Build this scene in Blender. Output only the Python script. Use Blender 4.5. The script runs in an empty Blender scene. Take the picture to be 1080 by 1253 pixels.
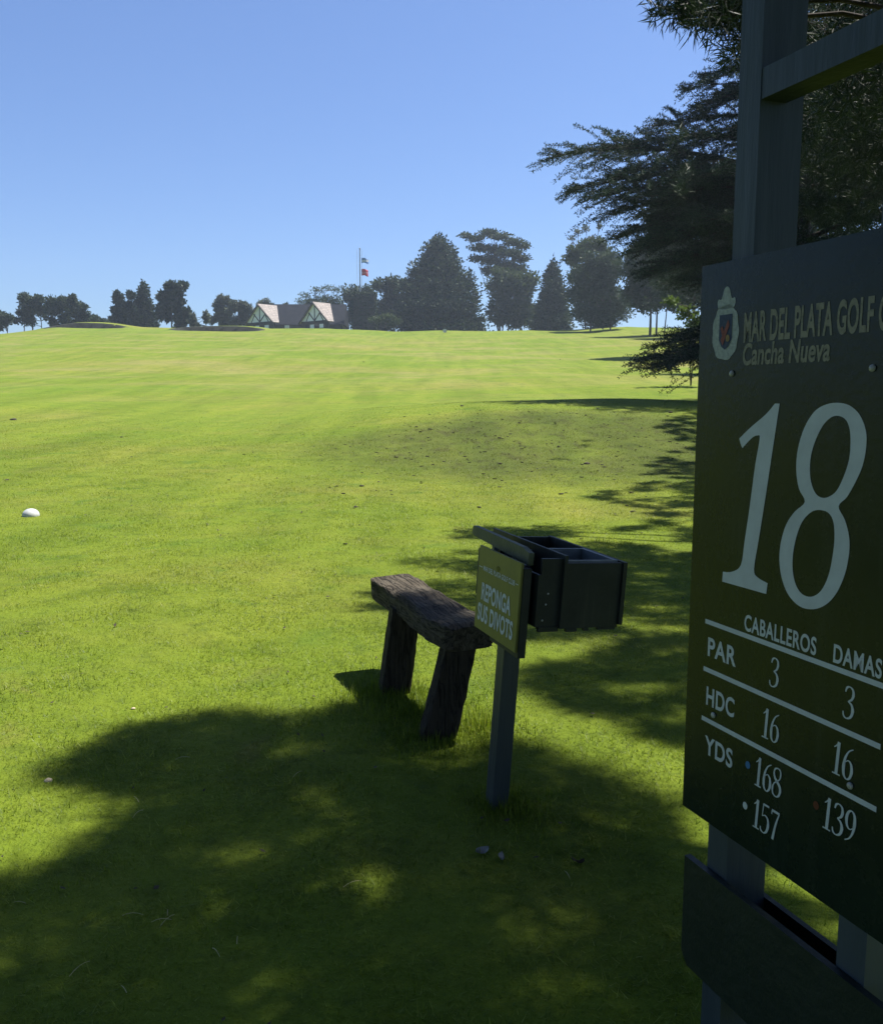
import bpy, bmesh, math, random
import numpy as np
from mathutils import Vector, Matrix

SC = bpy.context.scene
COL = SC.collection
RNG = np.random.default_rng(18)
random.seed(18)
R = math.radians
HAZE = .00042

# ------------------------------------------------------------------ camera model
CAM_H, PITCH, FPX = 1.6, R(7.33), 1080.0
FW = np.array([0, math.cos(PITCH), -math.sin(PITCH)])
UP = np.array([0, math.sin(PITCH), math.cos(PITCH)])
EYE = np.array([0, 0, CAM_H])


def ray(x, y):
    return FW + np.array([1.0, 0, 0]) * ((x - 540) / FPX) - UP * ((y - 626.5) / FPX)


def at(x, y, Y):
    """the world point at distance Y seen in direction (x, y) of the photograph"""
    d = ray(x, y)
    return EYE + d * (Y / d[1])


# ------------------------------------------------------------------ sun direction
SUN_AZ, SUN_EL = R(60), R(66)
SUN = np.array([math.cos(SUN_EL) * math.sin(SUN_AZ), math.cos(SUN_EL) * math.cos(SUN_AZ), math.sin(SUN_EL)])

# ------------------------------------------------------------------ terrain heights
_cp = np.array([(-400, -3), (-60, 0), (0, 0), (6, 0), (12, .12), (20, .42), (30, .95), (40, 1.62), (60, 3.30), (80, 5.3), (110, 8.5),
                (140, 11.95), (150, 13.0), (158, 13.3), (180, 13.2), (230, 12.8), (300, 9), (600, -8), (2500, -60)], float)
_ty = np.arange(-400, 2500, 1.0)
_tz = np.interp(_ty, _cp[:, 0], _cp[:, 1])
_k = np.exp(-0.5 * (np.arange(-9, 10) / 3.0) ** 2)
_tzs = np.convolve(np.pad(_tz, 9, mode='edge'), _k / _k.sum(), mode='valid')
_lx = np.array([-400, -120, -75, -67, -57, -50, -42, -29, -19, -14, -8, 8, 22, 30, 39, 60, 140, 400], float)
_lz = np.array([-8, -2.2, -.75, -.2, .75, .5, .35, .35, .4, .15, -.35, -.3, 0, .6, .3, .3, -.5, -3], float)
BUNKERS = [(-54.3, 136.5, 6.3, 3.2), (-34.3, 137.5, 6.8, 3.2)]


def smooth(a, b, v):
    t = np.clip((v - a) / (b - a), 0, 1)
    return t * t * (3 - 2 * t)


def H0(X, Y):
    z = np.interp(Y, _ty, _tzs)
    z = z + np.interp(X, _lx, _lz) * smooth(70, 146, Y) * (1 - .5 * smooth(180, 300, Y))
    z = z + .70 * np.exp(-np.abs((X - 4.2) / 7.2) ** 2.6 - np.abs((Y - 27.5) / np.where(Y < 27.5, 6.2, 7.5)) ** 2.2)
    z = z - .12 * np.exp(-((X + 9) / 9.0) ** 2 - ((Y - 30) / 9.0) ** 2)
    f = smooth(8, 22, Y)
    z = z + f * (.035 * np.sin(X * .55 + .3 * Y) + .04 * np.sin(Y * .62 - .23 * X + 1.1) + .05 * np.sin(X * .21 + 2 + Y * .08))
    z = z + smooth(40, 90, Y) * (.12 * np.sin(X * .11 + Y * .05) + .08 * np.sin(Y * .17 + X * .04 + .6))
    return z


def height(X, Y):
    X = np.asarray(X, float)
    Y = np.asarray(Y, float)
    z = H0(X, Y)
    for (bx, by, rx, ry) in BUNKERS:
        near = (np.abs(X - bx) < rx + 9) & (np.abs(Y - by) < 22)
        wob = .05 * np.sin((X - bx) * 1.3) + .03 * np.sin((X - bx) * 2.7 + 1)
        e = np.sqrt(((X - bx) / rx) ** 2 + ((Y - by) / ry) ** 2) + wob * .5
        # a grassy bank behind the sand
        yb = by + ry * np.sqrt(np.clip(1 - ((X - bx) / rx) ** 2, 0, 1))
        bank = .62 * np.clip(1 - ((X - bx) / (rx * 1.25)) ** 2, 0, 1) * smooth(yb - 1.5, yb + .3, Y) * (1 - smooth(yb + 1.5, yb + 11, Y))
        floor = H0(bx, by - ry) - .55 + .75 * np.clip(((X - bx) / rx) ** 2, 0, 1) + .05 * (Y - by + ry)
        zb = z + bank
        inside = 1 - smooth(.93, 1.0, e)
        z = np.where(near, zb * (1 - inside) + np.minimum(floor, zb) * inside, z)
    return z


def gz(x, y):
    return float(height(np.array([x]), np.array([y]))[0])


def ground(px, py):
    """where the direction (px, py) meets the ground"""
    d = ray(px, py)
    t = .5
    for _ in range(6000):
        p = EYE + d * t
        if p[2] <= gz(p[0], p[1]):
            break
        t += .01 + .004 * t
        if t > 260:
            break
    return p


# ------------------------------------------------------------------ helpers: objects
def tag(o, label=None, cat=None, group=None, kind=None):
    if label: o['label'] = label
    if cat: o['category'] = cat
    if group: o['group'] = group
    if kind: o['kind'] = kind
    return o


def empty(name, loc=(0, 0, 0), M=None):
    o = bpy.data.objects.new(name, None)
    COL.objects.link(o)
    if M is not None:
        o.matrix_world = M
    else:
        o.location = loc
    o.empty_display_size = .2
    return o


def mesh_np(name, V, faces, mat, parent=None, attr=None, smooth_shade=False):
    """faces: list of (n,k) int arrays"""
    me = bpy.data.meshes.new(name)
    V = np.ascontiguousarray(V, np.float32)
    if not isinstance(faces, list): faces = [faces]
    faces = [np.asarray(f, np.int32) for f in faces if len(f)]
    me.vertices.add(len(V))
    me.vertices.foreach_set('co', V.ravel())
    loops = np.concatenate([f.ravel() for f in faces])
    sizes = np.concatenate([np.full(len(f), f.shape[1], np.int32) for f in faces])
    starts = np.concatenate([[0], np.cumsum(sizes)[:-1]]).astype(np.int32)
    me.loops.add(len(loops))
    me.loops.foreach_set('vertex_index', loops)
    me.polygons.add(len(sizes))
    me.polygons.foreach_set('loop_start', starts)
    me.update(calc_edges=True)
    if attr is not None:
        a = me.attributes.new('tone', 'FLOAT', 'FACE')
        a.data.foreach_set('value', np.ascontiguousarray(attr, np.float32))
    if smooth_shade:
        me.polygons.foreach_set('use_smooth', np.ones(len(sizes), bool))
    me.materials.append(mat)
    o = bpy.data.objects.new(name, me)
    COL.objects.link(o)
    if parent: o.parent = parent
    return o


def bm_obj(name, bm, mat, parent=None, smooth_shade=False, bevel=0):
    if bevel:
        bmesh.ops.bevel(bm, geom=[e for e in bm.edges if e.is_manifold and e.calc_face_angle(0) > .5], offset=bevel, segments=2, affect='EDGES', clamp_overlap=True)
    bmesh.ops.recalc_face_normals(bm, faces=bm.faces)
    me = bpy.data.meshes.new(name)
    bm.to_mesh(me)
    bm.free()
    if smooth_shade:
        for p in me.polygons: p.use_smooth = True
    me.materials.append(mat)
    o = bpy.data.objects.new(name, me)
    COL.objects.link(o)
    if parent: o.parent = parent
    return o


def add_box(bm, x0, x1, y0, y1, z0, z1, M=None):
    vs = [bm.verts.new(M @ Vector(p) if M else p) for p in
          ((x0, y0, z0), (x1, y0, z0), (x1, y1, z0), (x0, y1, z0), (x0, y0, z1), (x1, y0, z1), (x1, y1, z1), (x0, y1, z1))]
    for f in ((3, 2, 1, 0), (4, 5, 6, 7), (0, 1, 5, 4), (1, 2, 6, 5), (2, 3, 7, 6), (3, 0, 4, 7)):
        bm.faces.new([vs[i] for i in f])
    return vs


def box(name, mat, parent, x0, x1, y0, y1, z0, z1, bevel=.003):
    bm = bmesh.new()
    add_box(bm, x0, x1, y0, y1, z0, z1)
    return bm_obj(name, bm, mat, parent, bevel=bevel)


def prism(name, mat, parent, outline, axis0, axis1, bevel=.002, fn=None):
    """extrude an outline [(a,b)...]; fn(a,b,t) gives the point at depth t"""
    bm = bmesh.new()
    A = [bm.verts.new(fn(a, b, axis0)) for a, b in outline]
    B = [bm.verts.new(fn(a, b, axis1)) for a, b in outline]
    n = len(outline)
    bm.faces.new(A)
    bm.faces.new(B[::-1])
    for i in range(n):
        bm.faces.new((A[i], B[i], B[(i + 1) % n], A[(i + 1) % n]))
    return bm_obj(name, bm, mat, parent, bevel=bevel)


def tube_arrays(pts, radii, sides=6):
    """V, F of a tapered tube along pts"""
    pts = np.asarray(pts, float)
    n = len(pts)
    tang = np.gradient(pts, axis=0)
    tang /= np.linalg.norm(tang, axis=1)[:, None] + 1e-9
    ref = np.where(np.abs(tang[:, 2:3]) > .9, np.array([[1.0, 0, 0]]), np.array([[0, 0, 1.0]]))
    a = np.cross(tang, ref)
    a /= np.linalg.norm(a, axis=1)[:, None] + 1e-9
    b = np.cross(tang, a)
    th = np.linspace(0, 2 * np.pi, sides, endpoint=False)
    ring = a[:, None, :] * np.cos(th)[None, :, None] + b[:, None, :] * np.sin(th)[None, :, None]
    V = (pts[:, None, :] + ring * np.asarray(radii)[:, None, None]).reshape(-1, 3)
    i = np.arange(n - 1)[:, None] * sides
    j = np.arange(sides)[None, :]
    F = np.stack([i + j, i + (j + 1) % sides, i + sides + (j + 1) % sides, i + sides + j], -1).reshape(-1, 4)
    return V, F


class Acc:
    """collects vertex and face arrays into one mesh"""
    def __init__(s):
        s.V, s.Q, s.T, s.n = [], [], [], 0

    def add(s, V, F):
        F = np.asarray(F) + s.n
        (s.Q if F.shape[1] == 4 else s.T).append(F)
        s.V.append(V)
        s.n += len(V)

    def tube(s, pts, radii, sides=6):
        s.add(*tube_arrays(pts, radii, sides))

    def build(s, name, mat, parent=None, smooth_shade=True):
        fs = []
        if s.Q: fs.append(np.concatenate(s.Q))
        if s.T: fs.append(np.concatenate(s.T))
        return mesh_np(name, np.concatenate(s.V), fs, mat, parent, smooth_shade=smooth_shade)


def leaf_quads(P, D, L, W, rng=RNG, bend=.0):
    """P (n,3) roots, D (n,3) unit directions; kite-shaped leaves of length L and width W"""
    n = len(P)
    rnd = rng.normal(size=(n, 3))
    S = np.cross(D, rnd)
    S /= np.linalg.norm(S, axis=1)[:, None] + 1e-9
    L = np.broadcast_to(np.asarray(L, float), (n,))[:, None]
    W = np.broadcast_to(np.asarray(W, float), (n,))[:, None]
    mid = P + D * L * .45
    V = np.stack([P, mid + S * W * .5, P + D * L, mid - S * W * .5], 1).reshape(-1, 3)
    F = np.arange(4 * n).reshape(n, 4)
    return V, F


def unit(v):
    return v / (np.linalg.norm(v, axis=-1, keepdims=True) + 1e-9)


# ------------------------------------------------------------------ materials
def new_mat(name):
    m = bpy.data.materials.new(name)
    m.use_nodes = True
    nt = m.node_tree
    nt.nodes.clear()
    out = nt.nodes.new('ShaderNodeOutputMaterial')
    return m, nt, out


def N(nt, t, **kw):
    n = nt.nodes.new(t)
    for k, v in kw.items():
        if k.startswith('i_'):
            n.inputs[k[2:].replace('_', ' ')].default_value = v
        else:
            setattr(n, k, v)
    return n


def ramp(nt, fac, stops):
    r = nt.nodes.new('ShaderNodeValToRGB')
    el = r.color_ramp.elements
    while len(el) < len(stops): el.new(.5)
    for e, (p, c) in zip(el, stops):
        e.position = p
        e.color = (*c, 1)
    nt.links.new(fac, r.inputs['Fac'])
    return r.outputs['Color']


def noise(nt, vec, scale, detail=4, rough=.55, dist=0.0):
    n = N(nt, 'ShaderNodeTexNoise')
    n.inputs['Scale'].default_value = scale
    n.inputs['Detail'].default_value = detail
    n.inputs['Roughness'].default_value = rough
    n.inputs['Distortion'].default_value = dist
    if vec is not None: nt.links.new(vec, n.inputs['Vector'])
    return n.outputs['Fac']


def mapping(nt, vec, scale=(1, 1, 1), rot=(0, 0, 0)):
    m = N(nt, 'ShaderNodeMapping')
    m.inputs['Scale'].default_value = scale
    m.inputs['Rotation'].default_value = rot
    nt.links.new(vec, m.inputs['Vector'])
    return m.outputs['Vector']


def mix(nt, fac, a, b, mode='MIX'):
    m = N(nt, 'ShaderNodeMix', data_type='RGBA', blend_type=mode)
    for s, v in (('Factor', fac), ('A', a), ('B', b)):
        sock = [i for i in m.inputs if i.name == s and (i.type == 'RGBA' if s != 'Factor' else i.type == 'VALUE')][0]
        if hasattr(v, 'links'): nt.links.new(v, sock)
        elif s == 'Factor': sock.default_value = v
        else: sock.default_value = (*v, 1)
    return [o for o in m.outputs if o.type == 'RGBA'][0]


def math_n(nt, op, a, b=0.0, clamp=False):
    m = N(nt, 'ShaderNodeMath', operation=op, use_clamp=clamp)
    for i, v in enumerate((a, b)):
        if hasattr(v, 'links'): nt.links.new(v, m.inputs[i])
        else: m.inputs[i].default_value = v
    return m.outputs[0]


def mat_surface(name, stops, scale=6, rough=.6, detail=6, bump=.2, bump_scale=40, stretch=(1, 1, 1), spec=.4, rough_var=0.0):
    m, nt, out = new_mat(name)
    tc = N(nt, 'ShaderNodeTexCoord')
    v = mapping(nt, tc.outputs['Object'], stretch)
    f = noise(nt, v, scale, detail, .6, .3)
    p = N(nt, 'ShaderNodeBsdfPrincipled')
    nt.links.new(ramp(nt, f, stops), p.inputs['Base Color'])
    p.inputs['Roughness'].default_value = rough
    p.inputs['Specular IOR Level'].default_value = spec
    if rough_var:
        g = noise(nt, v, scale * 4, 4)
        nt.links.new(math_n(nt, 'ADD', math_n(nt, 'MULTIPLY', g, rough_var), rough - rough_var * .5), p.inputs['Roughness'])
    if bump:
        b = N(nt, 'ShaderNodeBump')
        b.inputs['Strength'].default_value = bump
        b.inputs['Distance'].default_value = .01
        nt.links.new(noise(nt, v, bump_scale, 5), b.inputs['Height'])
        nt.links.new(b.outputs['Normal'], p.inputs['Normal'])
    nt.links.new(p.outputs['BSDF'], out.inputs['Surface'])
    return m


def mat_leaf(name, c0, c1, scale=.6, transl=.35, attr=False, spec=.15, rough=.6):
    m, nt, out = new_mat(name)
    tc = N(nt, 'ShaderNodeTexCoord')
    f = noise(nt, tc.outputs['Object'], scale, 5, .65)
    f2 = noise(nt, tc.outputs['Object'], scale * 14, 2, .6)
    f = math_n(nt, 'ADD', math_n(nt, 'MULTIPLY', f, .6), math_n(nt, 'MULTIPLY', f2, .4))
    if attr:
        a = N(nt, 'ShaderNodeAttribute', attribute_name='tone')
        f = math_n(nt, 'ADD', math_n(nt, 'MULTIPLY', f, .5), math_n(nt, 'MULTIPLY', a.outputs['Fac'], .5))
    c = ramp(nt, f, [(.3, c0), (.7, c1)])
    p = N(nt, 'ShaderNodeBsdfPrincipled')
    nt.links.new(c, p.inputs['Base Color'])
    p.inputs['Roughness'].default_value = rough
    p.inputs['Specular IOR Level'].default_value = spec
    t = N(nt, 'ShaderNodeBsdfTranslucent')
    nt.links.new(c, t.inputs['Color'])
    ms = N(nt, 'ShaderNodeMixShader')
    ms.inputs[0].default_value = transl
    nt.links.new(p.outputs[0], ms.inputs[1])
    nt.links.new(t.outputs[0], ms.inputs[2])
    nt.links.new(ms.outputs[0], out.inputs['Surface'])
    return m


def turf_colour(nt, pos):
    """lawn colour over the world position: fresh green, worn yellowish bands and brown thin patches"""
    big = noise(nt, mapping(nt, pos, (.05, .10, .1)), 1.0, 4, .6, .4)
    mid = noise(nt, mapping(nt, pos, (.35, .5, .5)), 1.0, 5, .65, .2)
    fine = noise(nt, pos, 9.0, 4, .7)
    c = ramp(nt, big, [(.30, (.135, .215, .016)), (.52, (.165, .225, .022)), (.70, (.205, .225, .040))])
    c = mix(nt, math_n(nt, 'MULTIPLY', math_n(nt, 'SUBTRACT', mid, .50, True), 1.6, True), c, (.21, .205, .052))
    c = mix(nt, math_n(nt, 'MULTIPLY', math_n(nt, 'SUBTRACT', .46, mid, True), 1.5, True), c, (.085, .165, .014))
    c = mix(nt, math_n(nt, 'MULTIPLY', math_n(nt, 'SUBTRACT', fine, .5, True), 1.2, True), c, (.06, .095, .016))
    # clumps of darker growth and clover all over
    tuft = noise(nt, pos, 4.5, 5, .7, .2)
    c = mix(nt, math_n(nt, 'MULTIPLY', math_n(nt, 'SUBTRACT', tuft, .55, True), 2.6, True), c, (.050, .090, .014))
    clover = noise(nt, pos, 1.7, 3, .5, .6)
    c = mix(nt, math_n(nt, 'MULTIPLY', math_n(nt, 'SUBTRACT', clover, .60, True), 4.0, True), c, (.085, .170, .022))
    worn = noise(nt, pos, .8, 6, .7, .8)
    c = mix(nt, math_n(nt, 'MULTIPLY', math_n(nt, 'SUBTRACT', worn, .60, True), 4.0, True), c, (.200, .185, .060))
    # the rough face of the rise: longer, browner growth and torn bare spots, with the slope's shade painted in
    sep = N(nt, 'ShaderNodeSeparateXYZ')
    nt.links.new(pos, sep.inputs[0])
    mx = math_n(nt, 'DIVIDE', math_n(nt, 'SUBTRACT', sep.outputs['X'], 3.4), 7.0)
    my = math_n(nt, 'DIVIDE', math_n(nt, 'SUBTRACT', sep.outputs['Y'], 20.0), 6.5)
    rr = math_n(nt, 'ADD', math_n(nt, 'MULTIPLY', mx, mx), math_n(nt, 'MULTIPLY', my, my))
    core = math_n(nt, 'SUBTRACT', 1.0, rr, True)
    tear = noise(nt, mapping(nt, pos, (1.2, .6, 1)), 2.0, 6, .75, .5)
    broad = noise(nt, mapping(nt, pos, (.5, .3, 1)), 1.0, 4, .6, .5)
    cm = math_n(nt, 'MULTIPLY', math_n(nt, 'MULTIPLY', core, 1.5, True), math_n(nt, 'ADD', math_n(nt, 'MULTIPLY', broad, 1.9), .0), True)
    c = mix(nt, cm, c, (.088, .118, .020))
    spots = math_n(nt, 'MULTIPLY', math_n(nt, 'SUBTRACT', tear, .51, True), 9, True)
    c = mix(nt, math_n(nt, 'MULTIPLY', math_n(nt, 'MULTIPLY', core, 1.6, True), math_n(nt, 'MULTIPLY', spots, .55)), c, (.050, .052, .018))
    # soft tonal streaks left by the mower
    st = noise(nt, mapping(nt, pos, (.9, .05, 1), (0, 0, R(-24))), 1.0, 3, .55, .3)
    c = mix(nt, 1.0, c, ramp(nt, st, [(.32, (.84, .86, .80)), (.5, (1, 1, 1)), (.68, (1.16, 1.10, 1.15))]), 'MULTIPLY')
    return mix(nt, 1.0, c, (.84, .85, .72), 'MULTIPLY')


def make_ground_mat():
    m, nt, out = new_mat('turf')
    g = N(nt, 'ShaderNodeNewGeometry')
    pos = g.outputs['Position']
    c = turf_colour(nt, pos)
    # thin dry ground
    sep = N(nt, 'ShaderNodeSeparateXYZ')
    nt.links.new(pos, sep.inputs[0])
    dry = noise(nt, mapping(nt, pos, (.09, .16, .1)), 1.3, 5, .6, .6)
    far = N(nt, 'ShaderNodeMapRange', interpolation_type='SMOOTHSTEP')
    far.inputs['From Min'].default_value = 30
    far.inputs['From Max'].default_value = 60
    nt.links.new(sep.outputs['Y'], far.inputs['Value'])
    far2 = N(nt, 'ShaderNodeMapRange', interpolation_type='SMOOTHSTEP')
    far2.inputs['From Min'].default_value = 150
    far2.inputs['From Max'].default_value = 115
    nt.links.new(sep.outputs['Y'], far2.inputs['Value'])
    dm = math_n(nt, 'MULTIPLY', math_n(nt, 'MULTIPLY', far.outputs[0], far2.outputs[0]), math_n(nt, 'MULTIPLY', math_n(nt, 'SUBTRACT', dry, .47, True), 5, True))
    c = mix(nt, math_n(nt, 'MULTIPLY', dm, .5), c, (.235, .205, .075))
    fl_ = noise(nt, pos, 1.3, 7, .72, .2)
    c = mix(nt, 1.0, c, ramp(nt, fl_, [(.30, (.62, .68, .60)), (.46, (.97, .98, .97)), (.58, (1.04, 1.02, 1.04)), (.72, (1.22, 1.12, 1.4))]), 'MULTIPLY')
    c = mix(nt, 1.0, c, (.86, .84, .92), 'MULTIPLY')
    p = N(nt, 'ShaderNodeBsdfPrincipled')
    nt.links.new(c, p.inputs['Base Color'])
    p.inputs['Roughness'].default_value = .9
    p.inputs['Specular IOR Level'].default_value = .1
    b = N(nt, 'ShaderNodeBump')
    b.inputs['Strength'].default_value = .75
    b.inputs['Distance'].default_value = .05
    h = math_n(nt, 'ADD', noise(nt, pos, 14, 6, .75), math_n(nt, 'MULTIPLY', noise(nt, pos, 2.2, 5, .7), 1.6))
    nt.links.new(h, b.inputs['Height'])
    nt.links.new(b.outputs['Normal'], p.inputs['Normal'])
    nt.links.new(p.outputs['BSDF'], out.inputs['Surface'])
    return m


def make_blade_mat():
    m, nt, out = new_mat('grass_blade')
    g = N(nt, 'ShaderNodeNewGeometry')
    c = turf_colour(nt, g.outputs['Position'])
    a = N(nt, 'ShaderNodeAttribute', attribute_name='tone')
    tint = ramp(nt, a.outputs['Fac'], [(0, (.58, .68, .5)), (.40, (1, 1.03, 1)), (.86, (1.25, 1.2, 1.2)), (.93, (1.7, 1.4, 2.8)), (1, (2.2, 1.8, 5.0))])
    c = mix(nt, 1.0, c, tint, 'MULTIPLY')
    p = N(nt, 'ShaderNodeBsdfPrincipled')
    nt.links.new(c, p.inputs['Base Color'])
    p.inputs['Roughness'].default_value = .5
    p.inputs['Specular IOR Level'].default_value = .28
    t = N(nt, 'ShaderNodeBsdfTranslucent')
    nt.links.new(mix(nt, 1.0, c, (1.16, 1.12, .8), 'MULTIPLY'), t.inputs['Color'])
    ms = N(nt, 'ShaderNodeMixShader')
    ms.inputs[0].default_value = .5
    nt.links.new(p.outputs[0], ms.inputs[1])
    nt.links.new(t.outputs[0], ms.inputs[2])
    nt.links.new(ms.outputs[0], out.inputs['Surface'])
    return m


M_TURF = make_ground_mat()
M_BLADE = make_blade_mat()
M_PANEL = mat_surface('dark_green_panel', [(.3, (.008, .020, .015)), (.7, (.014, .028, .020))], 7, .26, bump=.02, bump_scale=160, rough_var=.14, spec=.34)
def mat_weathered(name, ca, cb, dust, rough, spec, streak_scale=26, amt=.5):
    m, nt, out = new_mat(name)
    tc = N(nt, 'ShaderNodeTexCoord')
    v = tc.outputs['Object']
    c = ramp(nt, noise(nt, v, 6, 6, .65, .4), [(.3, ca), (.7, cb)])
    st = noise(nt, mapping(nt, v, (1, 1, .05)), streak_scale, 5, .7)
    c = mix(nt, math_n(nt, 'MULTIPLY', math_n(nt, 'SUBTRACT', st, .54, True), 2.2 * amt, True), c, dust)
    sc = noise(nt, mapping(nt, v, (1, 1, .12), (0, R(38), 0)), 90, 3, .8, .6)
    c = mix(nt, math_n(nt, 'MULTIPLY', math_n(nt, 'SUBTRACT', sc, .66, True), 5 * amt, True), c, dust)
    sp_ = noise(nt, v, 120, 3, .7)
    c = mix(nt, math_n(nt, 'MULTIPLY', math_n(nt, 'SUBTRACT', sp_, .64, True), 5 * amt, True), c, dust)
    p = N(nt, 'ShaderNodeBsdfPrincipled')
    nt.links.new(c, p.inputs['Base Color'])
    nt.links.new(math_n(nt, 'ADD', math_n(nt, 'MULTIPLY', noise(nt, v, 9, 6, .7), .3), rough - .15), p.inputs['Roughness'])
    p.inputs['Specular IOR Level'].default_value = spec
    b = N(nt, 'ShaderNodeBump')
    b.inputs['Strength'].default_value = .12
    b.inputs['Distance'].default_value = .004
    nt.links.new(noise(nt, v, 70, 5), b.inputs['Height'])
    nt.links.new(b.outputs['Normal'], p.inputs['Normal'])
    nt.links.new(p.outputs['BSDF'], out.inputs['Surface'])
    return m


M_PANEL = mat_weathered('dark_green_panel', (.005, .013, .011), (.009, .019, .015), (.060, .075, .062), .27, .24)
M_POST = mat_surface('dark_green_timber', [(.3, (.020, .034, .048)), (.7, (.042, .060, .078))], 9, .55, bump=.35, bump_scale=30, stretch=(1, 1, .12), spec=.45)
M_BOARD = mat_surface('dark_green_board', [(.3, (.005, .013, .011)), (.7, (.010, .020, .017))], 8, .5, bump=.2, bump_scale=50, spec=.4, rough_var=.2)
M_STANDPOST = mat_surface('blackish_green_post', [(.3, (.022, .030, .032)), (.7, (.040, .052, .055))], 9, .5, bump=.35, bump_scale=30, stretch=(1, 1, .12), spec=.45)
M_WHITE = mat_surface('white_lettering', [(.35, (.44, .48, .50)), (.65, (.50, .55, .57))], 25, .55, bump=0)
M_FADED = mat_surface('worn_gilt_lettering', [(.34, (.11, .11, .08)), (.48, (.20, .19, .14)), (.7, (.25, .235, .17))], 110, .6, bump=0)
M_CREST_W = mat_surface('worn_white_emblem', [(.35, (.22, .25, .24)), (.65, (.36, .40, .38))], 170, .6, bump=0)
M_CREST_R = mat_surface('worn_red_emblem', [(.35, (.16, .035, .025)), (.65, (.24, .06, .04))], 200, .6, bump=0)
M_CREST_B = mat_surface('worn_blue_emblem', [(.35, (.015, .03, .07)), (.65, (.03, .05, .10))], 200, .6, bump=0)
M_CREST_Y = mat_surface('worn_gold_emblem', [(.35, (.20, .13, .04)), (.65, (.28, .18, .06))], 200, .6, bump=0)
M_BLUE = mat_surface('blue_dot_paint', [(.3, (.02, .12, .32)), (.7, (.03, .16, .40))], 60, .5, bump=0)
M_RED = mat_surface('red_dot_paint', [(.3, (.09, .015, .010)), (.7, (.12, .02, .015))], 60, .5, bump=0)
M_SCREW = mat_surface('weathered_steel', [(.3, (.16, .17, .17)), (.7, (.42, .42, .40))], 60, .4, bump=.1, spec=.6)
M_OLIVE = mat_weathered('olive_sign_paint', (.125, .125, .022), (.165, .160, .030), (.075, .075, .03), .5, .4, 30, .7)
M_BOXWOOD = mat_weathered('black_green_wood', (.010, .014, .012), (.024, .028, .024), (.075, .068, .050), .55, .3, 34, .9)
M_STRIP = mat_surface('worn_green_strip', [(.3, (.045, .055, .028)), (.7, (.085, .095, .045))], 12, .6, bump=.3, bump_scale=50)
M_TRAY = mat_surface('grey_tray_metal', [(.3, (.10, .115, .12)), (.7, (.19, .21, .22))], 12, .42, bump=.1)
M_SOIL = mat_surface('sandy_soil_mix', [(.3, (.03, .026, .018)), (.7, (.10, .085, .055))], 60, .95, bump=1, bump_scale=120)


def mat_timber(name, stops, along, crack, rough=.85):
    # old timber: long grain, open drying cracks, knots of moss and grime
    m, nt, out = new_mat(name)
    tc = N(nt, 'ShaderNodeTexCoord')
    v = tc.outputs['Object']
    g = tuple(1.2 if i_ == along else 16.0 for i_ in range(3))
    gr = noise(nt, mapping(nt, v, g), 3.2, 8, .72, .5)
    blot = noise(nt, v, 7, 6, .65, .4)
    f = math_n(nt, 'ADD', math_n(nt, 'MULTIPLY', gr, .62), math_n(nt, 'MULTIPLY', blot, .38))
    c = ramp(nt, f, stops)
    ck = noise(nt, mapping(nt, v, tuple(.9 if i_ == along else 12.0 for i_ in range(3))), 2.6, 5, .6, .9)
    line = math_n(nt, 'SUBTRACT', 1.0, math_n(nt, 'MULTIPLY', math_n(nt, 'ABSOLUTE', math_n(nt, 'SUBTRACT', ck, .5)), 34), True)
    c = mix(nt, math_n(nt, 'MULTIPLY', line, .85), c, crack)
    p = N(nt, 'ShaderNodeBsdfPrincipled')
    nt.links.new(c, p.inputs['Base Color'])
    p.inputs['Roughness'].default_value = rough
    p.inputs['Specular IOR Level'].default_value = .2
    b = N(nt, 'ShaderNodeBump')
    b.inputs['Strength'].default_value = 1.0
    b.inputs['Distance'].default_value = .014
    hh = math_n(nt, 'SUBTRACT', math_n(nt, 'ADD', gr, math_n(nt, 'MULTIPLY', noise(nt, v, 30, 6, .7), .5)), math_n(nt, 'MULTIPLY', line, .9))
    nt.links.new(hh, b.inputs['Height'])
    nt.links.new(b.outputs['Normal'], p.inputs['Normal'])
    nt.links.new(p.outputs['BSDF'], out.inputs['Surface'])
    return m


M_OLDWOOD = mat_timber('weathered_bench_wood', [(.30, (.026, .021, .014)), (.5, (.068, .056, .040)), (.70, (.135, .118, .088))], 0, (.008, .007, .006))
M_LEGWOOD = mat_timber('dark_bench_leg_wood', [(.30, (.016, .013, .009)), (.70, (.060, .048, .034))], 2, (.006, .005, .004))
M_MARKER = mat_surface('white_marker_paint', [(.35, (.34, .36, .36)), (.65, (.52, .53, .51))], 9, .4, bump=.08)
M_CLOD = mat_surface('dark_earth', [(.3, (.018, .015, .010)), (.7, (.06, .048, .03))], 12, .95, bump=1, bump_scale=40)
M_STONE = mat_surface('pale_stone', [(.3, (.30, .25, .17)), (.7, (.50, .43, .30))], 20, .8, bump=.5)
M_PALELEAF = mat_surface('pale_dry_leaf', [(.3, (.12, .13, .12)), (.7, (.22, .22, .20))], 30, .7, bump=.2)
M_STRAW = mat_surface('dry_straw', [(.3, (.30, .27, .13)), (.7, (.44, .40, .22))], 30, .7, bump=0)
M_BARK = mat_surface('rough_bark', [(.3, (.016, .013, .011)), (.7, (.050, .042, .034))], 4, .9, 8, 1.0, 12, (1, 1, .25), .15)
M_BARKFAR = mat_surface('grey_bark', [(.3, (.05, .045, .04)), (.7, (.12, .105, .09))], 2, .9, 6, .6, 6, (1, 1, .3), .15)
M_CEDAR = mat_leaf('cedar_needles', (.014, .030, .020), (.036, .060, .030), 1.2, .22, attr=True)
M_PINE = mat_leaf('pine_needles', (.014, .028, .015), (.034, .054, .024), 1.2, .12, attr=True)
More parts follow.
